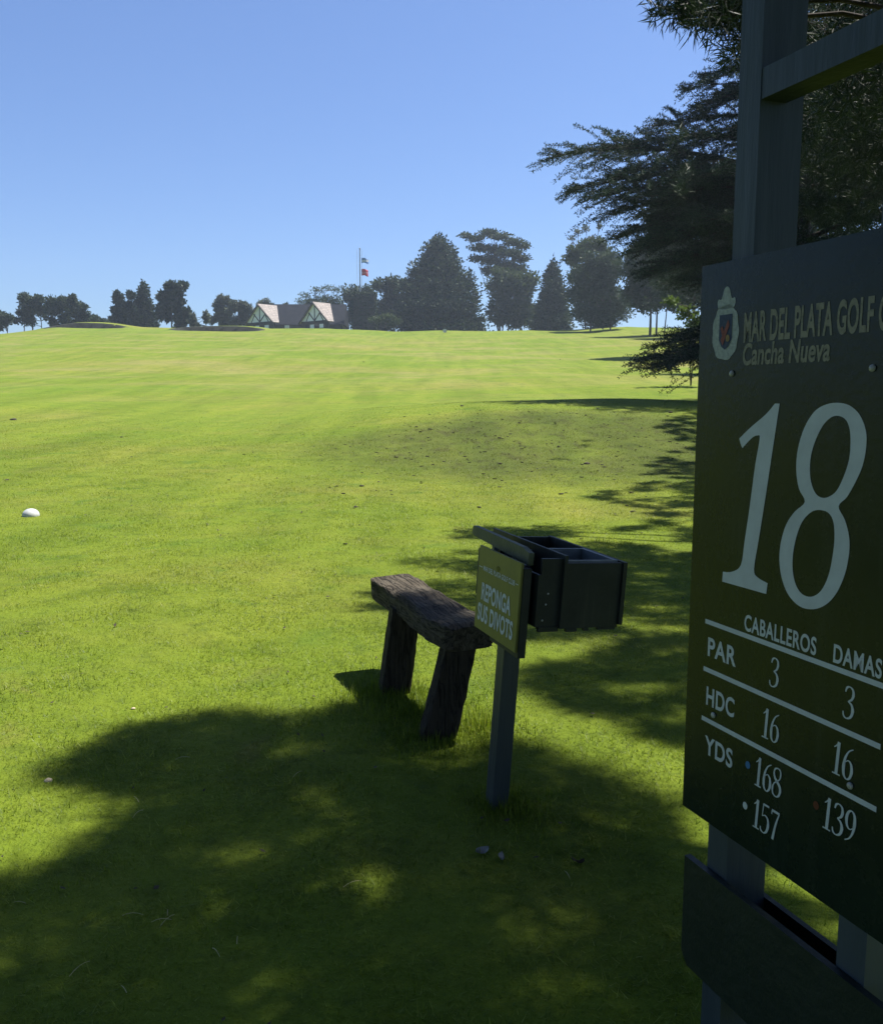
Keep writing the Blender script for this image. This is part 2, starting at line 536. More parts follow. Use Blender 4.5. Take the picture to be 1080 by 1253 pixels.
M_CYPRESS = mat_leaf('cypress_foliage', (.018, .036, .020), (.040, .062, .030), .4, .15)
M_DARKLEAF = mat_leaf('dark_evergreen_leaves', (.024, .044, .024), (.062, .086, .040), .3, .22)
M_MIDLEAF = mat_leaf('mid_green_leaves', (.028, .050, .020), (.075, .100, .036), .4, .3)
M_GREYLEAF = mat_leaf('grey_green_leaves', (.070, .088, .062), (.13, .145, .10), .4, .3)
M_FRESH = mat_leaf('fresh_green_leaves', (.040, .072, .014), (.085, .125, .026), .9, .4)
M_HEDGE = mat_leaf('hedge_leaves', (.018, .034, .018), (.036, .056, .028), .8, .15)
M_GABLE = mat_surface('white_gable_boards', [(.3, (.66, .69, .72)), (.7, (.78, .80, .82))], 3, .7, bump=.1)
M_TIMBER = mat_surface('dark_gable_timber', [(.3, (.03, .028, .026)), (.7, (.05, .046, .042))], 3, .7, bump=.2)
M_GLASS = mat_surface('dark_window_glass', [(.3, (.02, .026, .032)), (.7, (.03, .038, .045))], 2, .1, bump=0, spec=.7)
M_POLE = mat_surface('grey_pole_paint', [(.3, (.20, .22, .25)), (.7, (.30, .32, .35))], 2, .5, bump=0)


def make_roof_mat(name, ca, cb, cc):
    m, nt, out = new_mat(name)
    tc = N(nt, 'ShaderNodeTexCoord')
    br = N(nt, 'ShaderNodeTexBrick')
    nt.links.new(mapping(nt, tc.outputs['Object'], (1, 1, 1), (R(90), 0, 0)), br.inputs['Vector'])
    br.inputs['Color1'].default_value = (*ca, 1)
    br.inputs['Color2'].default_value = (*cb, 1)
    br.inputs['Mortar'].default_value = (*cc, 1)
    br.inputs['Scale'].default_value = 1
    br.inputs['Brick Width'].default_value = .5
    br.inputs['Row Height'].default_value = .38
    br.inputs['Mortar Size'].default_value = .035
    f = noise(nt, tc.outputs['Object'], 1.2, 5, .7)
    c = mix(nt, 1.0, br.outputs['Color'], ramp(nt, f, [(.3, (.7, .7, .72)), (.7, (1.15, 1.1, 1.08))]), 'MULTIPLY')
    p = N(nt, 'ShaderNodeBsdfPrincipled')
    nt.links.new(c, p.inputs['Base Color'])
    p.inputs['Roughness'].default_value = .9
    p.inputs['Specular IOR Level'].default_value = .05
    nt.links.new(p.outputs[0], out.inputs['Surface'])
    return m


M_ROOF = make_roof_mat('sunlit_shingle_roof', (.27, .25, .23), (.33, .30, .275), (.18, .165, .155))
M_SLATE = make_roof_mat('dark_slate_roof', (.016, .019, .024), (.022, .025, .031), (.012, .014, .018))

# ------------------------------------------------------------------ ground sheet
def axis(pieces):
    out = []
    for a, b, s in pieces:
        n = max(2, int(round((b - a) / s)))
        out.append(np.linspace(a, b, n, endpoint=False))
    out.append([pieces[-1][1]])
    return np.concatenate(out)


xs = axis([(-900, -300, 60), (-300, -90, 12), (-90, -70, 2), (-70, -25, .4), (-25, -12, .8), (-12, 14, .26), (14, 45, 1), (45, 120, 4), (120, 300, 15), (300, 900, 60)])
ys = axis([(-300, -40, 20), (-40, -4, 3), (-4, 1, .5), (1, 36, .22), (36, 60, .6), (60, 130, 1.2), (130, 150, .2), (150, 158, .5), (158, 200, 2), (200, 320, 8), (320, 1200, 60)])
GX, GY = np.meshgrid(xs, ys)
GZ = height(GX.ravel(), GY.ravel())
nx, ny = len(xs), len(ys)
idx = np.arange(nx * ny).reshape(ny, nx)
F = np.stack([idx[:-1, :-1], idx[:-1, 1:], idx[1:, 1:], idx[1:, :-1]], -1).reshape(-1, 4)
ter = mesh_np('ground', np.stack([GX.ravel(), GY.ravel(), GZ], 1), F, M_TURF, smooth_shade=True)
tag(ter, kind='structure')
# the bunkers: sand floors and rear faces, their shade painted near-black
ter.data.materials.append(mat_surface('bunker_sand', [(.3, (.30, .26, .17)), (.7, (.40, .35, .24))], 2, .95, bump=.4))
ter.data.materials.append(mat_surface('bunker_face_shade', [(.3, (.004, .006, .004)), (.7, (.010, .013, .008))], 3, .95, bump=.6, bump_scale=8))
cxs, cys = GX[:-1, :-1].ravel() + .2, GY[:-1, :-1].ravel() + .11
mi = np.zeros(len(cxs), np.int32)
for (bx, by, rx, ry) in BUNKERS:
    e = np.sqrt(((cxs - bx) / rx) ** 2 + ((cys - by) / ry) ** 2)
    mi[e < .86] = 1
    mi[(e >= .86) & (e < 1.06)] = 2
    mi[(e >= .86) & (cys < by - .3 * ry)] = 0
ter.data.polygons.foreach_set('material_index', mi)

# ------------------------------------------------------------------ grass blades (uncountable)
def blades(n, y0, y1, w, l, dens_fade=None, half=.64):
    Y = np.sqrt(RNG.uniform(y0 ** 2, y1 ** 2, n))
    X = RNG.uniform(-half, half, n) * (Y + .8)
    if dens_fade:
        keep = RNG.random(n) < 1 - smooth(dens_fade[0], dens_fade[1], Y)
        X, Y = X[keep], Y[keep]
    return X, Y, np.full(len(X), w), np.full(len(X), l)


def grow(sets, name, lean=.75):
    X = np.concatenate([s[0] for s in sets])
    Y = np.concatenate([s[1] for s in sets])
    W = np.concatenate([s[2] for s in sets]) * RNG.uniform(.7, 1.3, len(X))
    L = np.concatenate([s[3] for s in sets]) * RNG.gamma(6, 1 / 6, len(X))
    # clumpy growth
    cl = .85 + .35 * np.sin(X * 5.1 + 1.7 * np.sin(Y * 3.3)) * np.sin(Y * 4.3 + 1.3 * np.sin(X * 2.9))
    L = L * np.clip(cl, .5, 1.3)
    Z = height(X, Y)
    n = len(X)
    th = RNG.uniform(0, 2 * np.pi, n)
    k = np.abs(RNG.normal(lean, .35, n))
    D = unit(np.stack([np.cos(th) * k, np.sin(th) * k, np.ones(n)], 1))
    S = unit(np.stack([-np.sin(th + RNG.normal(0, .5, n)), np.cos(th), np.zeros(n)], 1))
    P = np.stack([X, Y, Z - .003], 1)
    tip = P + D * L[:, None]
    tip[:, 2] -= L * .18 * k
    V = np.stack([P - S * W[:, None] * .5, P + S * W[:, None] * .5, tip], 1).reshape(-1, 3)
    tone = RNG.random(n)
    return mesh_np(name, V, np.arange(3 * n).reshape(n, 3), M_BLADE, attr=tone)


def lawn_set(y0, y1, half=.64):
    yy = np.linspace(y0, y1, 400)
    w = .0026 + .00045 * yy
    dens = 40 / (1 + (yy / 14) ** 1.5) / w * (1 - .85 * smooth(20, y1, yy)) * 2 * half * (yy + .8)
    cdf = np.cumsum(dens)
    n = int(dens.mean() * (y1 - y0))
    Y = np.interp(RNG.random(n) * cdf[-1], cdf, yy)
    X = RNG.uniform(-half, half, n) * (Y + .8)
    return X, Y, .0026 + .00045 * Y, np.full(n, .028)


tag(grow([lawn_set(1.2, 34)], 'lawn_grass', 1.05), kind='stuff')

# ------------------------------------------------------------------ longer tufts round the bench legs and the post
U_AX = np.array([math.sin(R(159)), math.cos(R(159)), 0])     # along the signs, towards the camera
W_AX = np.array([math.sin(R(69)), math.cos(R(69)), 0])       # square to the signs, away from their faces
BENCH_C = np.array([-.03, 4.03, 0])
POST_B = np.array([.215, 3.30, 0])
tufts = []
for c, r, n, l in ((BENCH_C, .24, 2600, .058), (BENCH_C - U_AX * .676, .25, 2600, .055), (POST_B, .17, 1700, .055), (BENCH_C - U_AX * .34, .26, 1800, .06),
                   (BENCH_C + W_AX * .2, .2, 1300, .075), (np.array([.56, 1.6, 0]), .22, 1500, .07), (np.array([.75, 1.25, 0]), .22, 1500, .07)):
    rr = np.abs(RNG.normal(0, r, n)) + .02
    th = RNG.uniform(0, 2 * np.pi, n)
    tufts.append((c[0] + rr * np.cos(th), c[1] + rr * np.sin(th), np.full(n, .0042), np.full(n, l) * np.clip(1.3 - rr / (2.2 * r), .3, 1.2)))
tag(grow(tufts, 'long_grass', .45), kind='stuff')

# ------------------------------------------------------------------ lettering tools
def flat_from_curve(splines, depth=0.0):
    cu = bpy.data.curves.new('outline', 'CURVE')
    cu.dimensions = '2D'
    cu.fill_mode = 'BOTH' if depth else 'FRONT'
    cu.extrude = depth
    for pts in splines:
        s = cu.splines.new('POLY')
        s.points.add(len(pts) - 1)
        for p, (a, b) in zip(s.points, pts): p.co = (a, b, 0, 1)
        s.use_cyclic_u = True
    o = bpy.data.objects.new('outline', cu)
    COL.objects.link(o)
    dg = bpy.context.evaluated_depsgraph_get()
    me = bpy.data.meshes.new_from_object(o.evaluated_get(dg))
    bpy.data.objects.remove(o)
    bpy.data.curves.remove(cu)
    return me


def text_mesh(s, height_, width=None, bold=0.0, shear=0.0, spacing=1.0):
    """flat letters: cap height and total width as given, origin at the left end of the base line"""
    cu = bpy.data.curves.new('letters', 'FONT')
    cu.body = s
    cu.size = 1
    cu.offset = bold
    cu.shear = shear
    cu.space_character = spacing
    cu.fill_mode = 'FRONT'
    o = bpy.data.objects.new('letters', cu)
    COL.objects.link(o)
    dg = bpy.context.evaluated_depsgraph_get()
    me = bpy.data.meshes.new_from_object(o.evaluated_get(dg))
    bpy.data.objects.remove(o)
    bpy.data.curves.remove(cu)
    V = np.array([v.co[:] for v in me.vertices])
    cap = .70
    V[:, 1] *= height_ / cap
    V[:, 0] -= V[:, 0].min()
    V[:, 0] *= (width / V[:, 0].max()) if width else height_ / cap
    for v, c in zip(me.vertices, V): v.co = c
    return me


def catmull(pts, k=5, corners=()):
    pts = [np.array(p, float) for p in pts]
    n = len(pts)
    out = []
    for i in range(n):
        p0, p1, p2, p3 = pts[i - 1], pts[i], pts[(i + 1) % n], pts[(i + 2) % n]
        if i in corners: p0 = p1
        if (i + 1) % n in corners: p3 = p2
        for j in range(k):
            t = j / k
            out.append(tuple(.5 * ((2 * p1) + (-p0 + p2) * t + (2 * p0 - 5 * p1 + 4 * p2 - p3) * t * t + (-p0 + 3 * p1 - 3 * p2 + p3) * t ** 3)))
    return out


def stroke(pts, widths, k=7):
    """outline of a smooth pen stroke with changing width"""
    P = np.array(pts, float)
    n = len(P)
    C, W = [], []
    for i in range(n - 1):
        p0, p1, p2, p3 = P[max(i - 1, 0)], P[i], P[i + 1], P[min(i + 2, n - 1)]
        for j in range(k + (i == n - 2)):
            t = j / k
            C.append(.5 * ((2 * p1) + (-p0 + p2) * t + (2 * p0 - 5 * p1 + 4 * p2 - p3) * t * t + (-p0 + 3 * p1 - 3 * p2 + p3) * t ** 3))
            W.append(widths[i] * (1 - t) + widths[i + 1] * t)
    C, W = np.array(C), np.array(W)
    T = unit(np.gradient(C, axis=0))
    Nn = np.stack([-T[:, 1], T[:, 0]], 1)
    return C + Nn * W[:, None] / 2, C - Nn * W[:, None] / 2


# narrow bookish numerals, in a box 1 high; lists of strokes (points, widths)
DIG = {
    '1': ([([(.06, .80), (.16, .88), (.25, 1.0)], (.03, .05, .06)), ([(.25, 1.0), (.25, .03)], (.13, .13)), ([(.08, .02), (.42, .02)], (.045, .045))], .46),
    '3': ([([(.06, .80), (.10, .93), (.22, .985), (.36, .92), (.40, .77), (.34, .62), (.20, .535)], (.05, .08, .035, .08, .115, .08, .03)),
           ([(.20, .54), (.36, .47), (.44, .30), (.38, .10), (.21, .015), (.08, .07), (.04, .20)], (.03, .08, .13, .09, .035, .07, .05))], .52),
    '5': ([([(.10, .98), (.40, .98)], (.07, .07)), ([(.11, .99), (.085, .56)], (.05, .04)), ([(.085, .56), (.24, .63), (.39, .54), (.43, .31), (.36, .10), (.21, .015), (.07, .07), (.04, .18)], (.03, .045, .09, .13, .09, .035, .07, .05))], .52),
    '6': ([([(.41, .97), (.24, .86), (.12, .64), (.08, .36), (.12, .12), (.25, .015), (.38, .10), (.43, .30), (.38, .50), (.26, .585), (.13, .50), (.09, .38)], (.03, .05, .09, .13, .10, .035, .09, .125, .09, .035, .03, .03))], .52),
    '7': ([([(.05, .82), (.05, .95)], (.04, .05)), ([(.04, .96), (.45, .96)], (.085, .085)), ([(.44, .97), (.30, .55), (.20, .0)], (.04, .09, .12))], .50),
    '8': ([([(.24, .985), (.10, .92), (.06, .77), (.13, .62), (.26, .52), (.40, .40), (.44, .25), (.38, .08), (.24, .015), (.09, .08), (.04, .25), (.10, .42), (.24, .54), (.36, .64), (.40, .79), (.36, .93), (.24, .985)],
            (.035, .06, .08, .10, .11, .11, .12, .08, .035, .07, .09, .05, .04, .05, .07, .06, .035))], .52),
    '9': ([([(.08, .03), (.26, .14), (.38, .36), (.42, .64), (.38, .88), (.25, .985), (.12, .90), (.07, .70), (.12, .50), (.24, .415), (.37, .50), (.41, .62)], (.03, .05, .09, .13, .10, .035, .09, .125, .09, .035, .03, .03))], .52),
}


def digits_arrays(s, h, xsc=1.0, slant=.10):
    """quads of a number, centred on x = 0, base line at 0, height h"""
    V, F, n, x, layer = [], [], 0, 0.0, 0
    for ch in s:
        strokes, adv = DIG[ch]
        for pts, wd in strokes:
            a, b = stroke(pts, wd)
            m = len(a)
            pts3 = np.concatenate([a, b])
            pts3 = np.stack([(pts3[:, 0] + x) * xsc + slant * pts3[:, 1], pts3[:, 1], np.full(2 * m, layer * .00012 / h)], 1)
            V.append(pts3)
            i = np.arange(m - 1)
            F.append(np.stack([i, i + 1, i + 1 + m, i + m], 1) + n)
            n += 2 * m
            layer += 1
        x += adv
    V = np.concatenate(V)
    V[:, 0] -= (V[:, 0].min() + V[:, 0].max()) / 2
    return V * h, np.concatenate(F)


class Flat:
    """flat marks on a face: collects 2D meshes as (a, b, lift) and places them through fn(a, b, lift)"""
    def __init__(s, fn):
        s.fn, s.V, s.F, s.n = fn, [], [], 0

    def mesh(s, me, a, b, lift=0.0):
        vs = np.array([v.co[:] for v in me.vertices])
        s.V += [s.fn(a + v[0], b + v[1], lift + v[2]) for v in vs]
        s.F += [[s.n + i for i in p.vertices] for p in me.polygons]
        s.n += len(vs)
        bpy.data.meshes.remove(me)

    def arrays(s, V, F, a, b, lift=0.0):
        s.V += [s.fn(a + v[0], b + v[1], lift + v[2]) for v in V]
        s.F += [[s.n + int(i) for i in f] for f in F]
        s.n += len(V)

    def rect(s, a0, a1, b0, b1, lift=0.0):
        s.arrays([(a0, b0, 0), (a1, b0, 0), (a1, b1, 0), (a0, b1, 0)], [(0, 1, 2, 3)], 0, 0, lift)

    def disc(s, a, b, ra, rb, lift=0.0, n=20):
        th = np.linspace(0, 2 * np.pi, n, endpoint=False)
        s.arrays([(ra * math.cos(t), rb * math.sin(t), 0) for t in th], [list(range(n))], a, b, lift)

    def build(s, name, mat, parent):
        me = bpy.data.meshes.new(name)
        me.from_pydata([tuple(v) for v in s.V], [], s.F)
        me.materials.append(mat)
        o = bpy.data.objects.new(name, me)
        COL.objects.link(o)
        o.parent = parent
        return o


# ------------------------------------------------------------------ the big hole sign
def M_frame(origin, ax, ay, az_):
    M = Matrix.Identity(4)
    for i in range(3):
        M[i][0], M[i][1], M[i][2], M[i][3] = ax[i], ay[i], az_[i], origin[i]
    return M


S0 = np.array([.46, 1.60, 0.0])
# local axes: x along the sign to the near end, y = behind the face, z up; origin at the ground under the far edge of the face
sign = empty('hole_sign', M=M_frame(S0, U_AX, W_AX, (0, 0, 1)))
tag(sign, 'large dark green golf hole board numbered 18 on two tall posts in shade', 'sign')
PW = .487
f_face = lambda a, b, l: (a, -.0006 - l, b)
panel = box('sign_panel', M_PANEL, sign, 0, PW, 0, .018, .83, 1.831, .002)
for a in (.052, .365):
    box('post', M_POST, sign, a, a + .054, .0215, .11, -.35, 2.75, .003)
box('crossbeam', M_POST, sign, .1063, .3647, .023, .075, 2.083, 2.131, .002)
prism('front_board', M_BOARD, sign, [(.004, .535), (.022, .512), (.48, .512), (.483, .535), (.483, .729), (.004, .729)], .006, .0195, fn=lambda a, b, t: (a, t, b))
box('back_board', M_BOARD, sign, .004, .483, .1125, .124, .47, .676, .002)
px2s = lambda x, y: None


def sign_sz(px, py):
    d = ray(px, py)
    n = np.array([W_AX[0], W_AX[1], 0])
    q = EYE + d * (((S0 - EYE) @ n) / (d @ n))
    return float((q - S0) @ U_AX), float(q[2])


z8 = lambda pts: [sign_sz(860 + x * 220 / 861, 460 + y * 320 / 1253) for x, y in pts]
one = z8([(345, 132), (368, 132), (355, 215), (330, 380), (300, 580), (268, 780), (245, 925), (262, 965), (310, 993), (303, 1045), (92, 985), (96, 938), (140, 938), (182, 905), (200, 790), (225, 620), (250, 430), (272, 300), (262, 285), (235, 297), (190, 345), (182, 330), (174, 300), (230, 245), (300, 185)])
one = catmull(one, 4, corners=(0, 1, 8, 9, 10, 11, 20, 22))
e_out = catmull(z8([(640, 128), (700, 140), (750, 185), (780, 260), (782, 340), (765, 430), (730, 510), (690, 580), (650, 625), (680, 690), (700, 770), (700, 850), (680, 950), (640, 1040), (590, 1095), (530, 1118), (465, 1105), (410, 1050), (378, 970), (366, 880), (375, 790), (400, 710), (440, 650), (488, 603), (460, 540), (447, 450), (455, 350), (485, 250), (530, 175), (580, 140)]), 4)
e_up = catmull(z8([(640, 190), (680, 205), (702, 250), (707, 320), (700, 400), (675, 480), (640, 550), (600, 580), (565, 582), (535, 555), (515, 490), (515, 400), (535, 320), (570, 245), (605, 205)]), 4)
e_lo = catmull(z8([(555, 642), (600, 655), (625, 700), (630, 780), (620, 870), (600, 960), (565, 1030), (520, 1058), (475, 1045), (445, 1000), (430, 930), (432, 850), (448, 770), (475, 700), (515, 655)]), 4)
fl = Flat(f_face)
fl.mesh(flat_from_curve([one]), 0, 0)
fl.mesh(flat_from_curve([e_out, e_up, e_lo]), 0, 0)
fl.build('hole_number', M_WHITE, panel)
fl = Flat(f_face)
for z in (1.2015, 1.1135, 1.0205):
    fl = Flat(f_face)
    fl.rect(.047, .440, z - .0042, z + .0042)
    fl.build('table_rule', M_WHITE, panel)
fl = Flat(f_face)
for s, a, b, h, w in (('CABALLEROS', .150, 1.211, .027, .162), ('DAMAS', .346, 1.211, .027, .088), ('PAR', .057, 1.141, .033, .076), ('HDC', .058, 1.050, .033, .076), ('YDS', .059, .958, .033, .076)):
    fl = Flat(f_face)
    fl.mesh(text_mesh(s, h, w, .024, spacing=1.08), a, b)
    fl.build('lettering', M_WHITE, panel)
for s, a, b, h in (('3', .226, 1.133, .050), ('3', .380, 1.133, .050), ('16', .224, 1.042, .051), ('16', .376, 1.042, .051), ('168', .224, .953, .051), ('157', .224, .879, .051), ('139', .376, .949, .051)):
    V, Fq = digits_arrays(s, h, .86, .06)
    fl = Flat(f_face)
    fl.arrays(V, Fq, a, b)
    fl.build('numerals', M_WHITE, panel)
fl = Flat(f_face)
fl.mesh(text_mesh('MAR DEL PLATA GOLF CLUB', .046, .338, .030, spacing=1.05), .117, 1.694)
fl.mesh(text_mesh('Cancha Nueva', .034, .190, .026, .12, spacing=1.02), .117, 1.656)
fl.build('title_lettering', M_FADED, panel)
fl = Flat(f_face)
th = np.linspace(0, 2 * np.pi, 40, endpoint=False)
ring = [(.0700 + .034 * math.copysign(abs(math.cos(t)) ** .75, math.cos(t)) * (1 + .03 * math.cos(9 * t)), 1.712 + .046 * math.sin(t) * (1 + .03 * math.cos(9 * t))) for t in th]
crown = catmull([(.054, 1.752), (.047, 1.760), (.049, 1.769), (.056, 1.768), (.060, 1.776), (.0635, 1.785), (.070, 1.789), (.0765, 1.785), (.080, 1.776), (.084, 1.768), (.091, 1.769), (.093, 1.760), (.086, 1.752)], 3)
fl.mesh(flat_from_curve([ring]), 0, 0)
fl.mesh(flat_from_curve([crown]), 0, 0)
em = fl.build('crest_emblem', M_CREST_W, panel)
fl = Flat(f_face)
fl.mesh(flat_from_curve([[(.0545, 1.742), (.0875, 1.742), (.0875, 1.700), (.080, 1.688), (.071, 1.683), (.062, 1.688), (.0545, 1.700)]]), 0, 0, .0008)
fl.build('crest_shield', M_CREST_B, panel)
fl = Flat(f_face)
fl.mesh(flat_from_curve([[(.060, 1.700), (.066, 1.690), (.082, 1.724), (.078, 1.733)]]), 0, 0, .0016)
fl.mesh(flat_from_curve([[(.0590, 1.719), (.0640, 1.724), (.0690, 1.712), (.0640, 1.707)]]), 0, 0, .0018)
fl.build('crest_band', M_CREST_R, panel)
fl = Flat(f_face)
fl.disc(.0785, 1.702, .005, .006, .0018)
fl.build('crest_gold', M_CREST_Y, panel)
for nm, a, b, m, r in (('tee_dot', .174, .980, M_BLUE, .0058), ('tee_dot', .172, .906, M_WHITE, .0058), ('tee_dot', .329, .977, M_RED, .0058)):
    fl = Flat(f_face)
    fl.disc(a, b, r, r * 1.15)
    fl.build(nm, m, panel)
for a, b in ((.092, 1.642), (.386, 1.642), (.080, 1.036), (.392, 1.036)):
    bm = bmesh.new()
    bmesh.ops.create_uvsphere(bm, u_segments=12, v_segments=8, radius=.0055)
    for v in bm.verts: v.co = (a + v.co.x, -.0015 + v.co.y * .55, b + v.co.z)
    bm_obj('screw', bm, M_SCREW, panel, True)

# ------------------------------------------------------------------ the divot stand
tl = R(3.8)
Rx = np.array([math.cos(tl), 0, -math.sin(tl)])
Uz = np.array([math.sin(tl), 0, math.cos(tl)])
a159 = R(159)
du = math.sin(a159) * Rx + math.cos(a159) * np.array([0, 1.0, 0])
dw = -math.cos(a159) * Rx + math.sin(a159) * np.array([0, 1.0, 0])
stand = empty('divot_stand', M=M_frame(POST_B, du, dw, Uz))
tag(stand, 'open partitioned black divot box on a leaning post with a small olive sign', 'divot box')
box('post', M_STANDPOST, stand, -.032, .030, -.033, .036, -.25, .98, .004)
box('backing_board', M_BOXWOOD, stand, -.10, .152, -.0365, -.006, .655, .990, .003)
sp = box('sign_panel', M_OLIVE, stand, -.232, .146, -.047, -.037, .676, 1.010, .002)
f_st = lambda a, b, l: (a, -.0482 - l, b)
fl = Flat(f_st)
fl.mesh(text_mesh('REPONGA', .066, .268, .030, spacing=1.04), -.182, .802)
fl.mesh(text_mesh('SUS DIVOTS', .066, .322, .030, spacing=1.04), -.206, .716)
fl.mesh(text_mesh('MAR DEL PLATA GOLF CLUB', .019, .285, .02, spacing=1.05), -.180, .918)
fl.rect(-.222, -.190, .926, .929)
fl.rect(.112, .134, .926, .929)
fl.build('lettering', M_WHITE, sp)
fl = Flat(f_st)
fl.mesh(flat_from_curve([[(-.062, .954), (-.046, .962), (-.030, .954), (-.032, .944), (-.046, .938), (-.060, .944)]]), 0, 0)
fl.build('emblem', M_PANEL, sp)
# top strip with sawn, slanting ends
prism('front_slat', M_STRIP, stand, [(-.396, 1.022), (-.414, 1.030), (-.412, 1.056), (-.402, 1.063), (.060, 1.055), (.116, 1.042), (.116, .996), (.09, .998)], -.0055, .0165, fn=lambda a, b, t: (a, t, b))
for a in (-.155, .02): box('slat_bracket', M_BOXWOOD, stand, a, a + .022, -.003, .0145, .90, 1.018, .002)
# the box: inner row against the sign, outer row with the tray
x0, x1 = -.44, .165
box('inner_wall', M_BOXWOOD, stand, -.385, x1, .0168, .028, .775, .970, .002)
box('partition', M_BOXWOOD, stand, x0 - .02, x1 + .016, .112, .124, .770, 1.044, .002)
box('outer_wall', M_BOXWOOD, stand, x0, x1 + .006, .370, .386, .775, 1.016, .002)
for n_, a, b, y0, y1, zt in (('end_wall', x1 - .014, x1 - .001, .0285, .1115, 1.030), ('end_wall', x1 - .020, x1 - .004, .1245, .3695, 1.012), ('end_wall', -.384, -.370, .0285, .1115, .935), ('end_wall', x0 + .002, x0 + .016, .1245, .3695, 1.012)):
    box(n_, M_BOXWOOD, stand, a, b, y0, y1, .765, zt, .002)
for a in (-.27, -.09): box('divider', M_TRAY, stand, a, a + .008, .0285, .1115, .79, 1.018, .001)
box('divider', M_BOXWOOD, stand, -.135, -.125, .1245, .3695, .79, 1.008, .001)
box('box_floor', M_BOXWOOD, stand, -.369, x1 - .021, .0285, .1115, .776, .79, .001)
box('box_floor', M_BOXWOOD, stand, x0 + .017, x1 - .021, .1245, .3695, .776, .79, .001)
# a tray let into the near compartment: four rims
bm = bmesh.new()
ta, tb, tc_, td = -.115, x1 - .026, .132, .362
for (a0, a1, b0, b1) in ((ta, tb, tc_, tc_ + .011), (ta, tb, td - .016, td), (ta, ta + .011, tc_ + .011, td - .016), (tb - .009, tb, tc_ + .011, td - .016)):
    add_box(bm, a0, a1, b0, b1, .80, 1.019)
bm_obj('tray', bm, M_TRAY, stand, bevel=.001)
for a0, a1, b0, b1 in ((-.42, -.14, .126, .368), (-.365, -.28, .03, .11), (-.26, -.10, .03, .11), (-.10, .13, .145, .345)):
    bm = bmesh.new()
    bmesh.ops.create_grid(bm, x_segments=10, y_segments=10, size=.5)
    for v in bm.verts: v.co = (a0 + (v.co.x + .5) * (a1 - a0), b0 + (v.co.y + .5) * (b1 - b0), .845 + .02 * random.random())
    bm_obj('soil_fill', bm, M_SOIL, stand, True)
# ragged lower edge boards and bolts
for a0, a1, b0, b1, z0, z1 in ((x1 - .010, x1 + .004, .03, .112, .757, .7745), (x1 - .018, x1 - .002, .150, .196, .752, .7645), (x1 - .018, x1 - .002, .285, .360, .756, .7645), (x1 - .018, x1 - .002, .225, .245, .754, .7645)):
    box('lower_cleat', M_BOXWOOD, stand, a0, a1, b0, b1, z0, z1, .001)
for a, b in ((.155, .80), (.158, .90), (.156, .86)):
    bm = bmesh.new()
    bmesh.ops.create_uvsphere(bm, u_segments=10, v_segments=6, radius=.004)
    for v in bm.verts: v.co = (x1 + .001 + v.co.x * .5, .045 + (b - .8) * .15 + v.co.y, b + v.co.z)
    bm_obj('bolt', bm, M_SCREW, stand, True)
for (a, b, z) in ((-.22, .26, .872), (-.17, .30, .870)):
    bm = bmesh.new()
    bmesh.ops.create_uvsphere(bm, u_segments=12, v_segments=8, radius=.0)
    bm.free()

# ------------------------------------------------------------------ the rustic bench
bench = empty('rustic_bench', M=M_frame(BENCH_C, U_AX, W_AX, (0, 0, 1)))
tag(bench, 'rough weathered timber bench of one thick log plank on two slanting legs', 'bench')


def rough_beam(name, mat, sections, parent, nring=20, amp=.006, seed=0):
    """sections: list of (centre, half a, half b, axis a, axis b); a worn squared log"""
    rg = np.random.default_rng(seed)
    V = []
    ph = rg.uniform(0, 6.28, 8)
    ns = len(sections)
    for i, (c, ha, hb, A, B) in enumerate(sections):
        for j in range(nring):
            t = 2 * math.pi * j / nring + .16
            ca, sa = math.cos(t), math.sin(t)
            e = .26
            x = math.copysign(abs(ca) ** e, ca)
            y = math.copysign(abs(sa) ** e, sa)
            w = 1 + amp / max(ha, .01) * (math.sin(3 * t + ph[0] + i * .15) + .8 * math.sin(5 * t + ph[1] - i * .2) + .5 * math.sin(i * .5 + ph[2] + t) + rg.normal(0, .8))
            V.append(np.array(c) + np.array(A) * (x * ha * w) + np.array(B) * (y * hb * w))
    i = np.arange(ns - 1)[:, None] * nring
    j = np.arange(nring)[None, :]
    Q = np.stack([i + j, i + (j + 1) % nring, i + nring + (j + 1) % nring, i + nring + j], -1).reshape(-1, 4)
    me = bpy.data.meshes.new(name)
    me.from_pydata([tuple(v) for v in V], [], Q.tolist() + [list(range(nring))[::-1], list(range((ns - 1) * nring, ns * nring))])
    bm = bmesh.new()
    bm.from_mesh(me)
    bpy.data.meshes.remove(me)
    return bm_obj(name, bm, mat, parent, False)


secs = []
for k in range(34):
    t = k / 33
    s = -1.12 + 1.25 * t
    endf = min(1, min(t, 1 - t) * 33 * .45 + .80)
    wz = .003 * math.sin(s * 9) + .003 * math.sin(s * 21 + 1)
    ww = .005 * math.sin(s * 6 + .4)
    secs.append(((s, .130 + ww, .505 + wz), (.120 + .006 * math.sin(s * 7 + 2)) * endf, (.065 + .003 * math.sin(s * 11)) * endf, (0, 1, .05), (0, -.04, 1)))
rough_beam('seat', M_OLDWOOD, secs, bench, 30, .0026, 3)
for s0, w0, lean, ls, hs in ((0.0, -.005, .125, -.02, .076), (-.676, .0, .065, .0, .077)):
    secs = []
    for k in range(16):
        t = k / 15
        z = -.12 + .60 * t
        q = max(z, -.12) / .45
        f = 1 + .10 * (1 - t)
        secs.append(((s0 + ls * q, w0 + lean * q + .012, z), hs * f, .062 * f, (.15, 1, 0), (1, -.15, 0)))
    rough_beam('leg', M_LEGWOOD, secs, bench, 22, .0016, 5 + int(-s0 * 10))

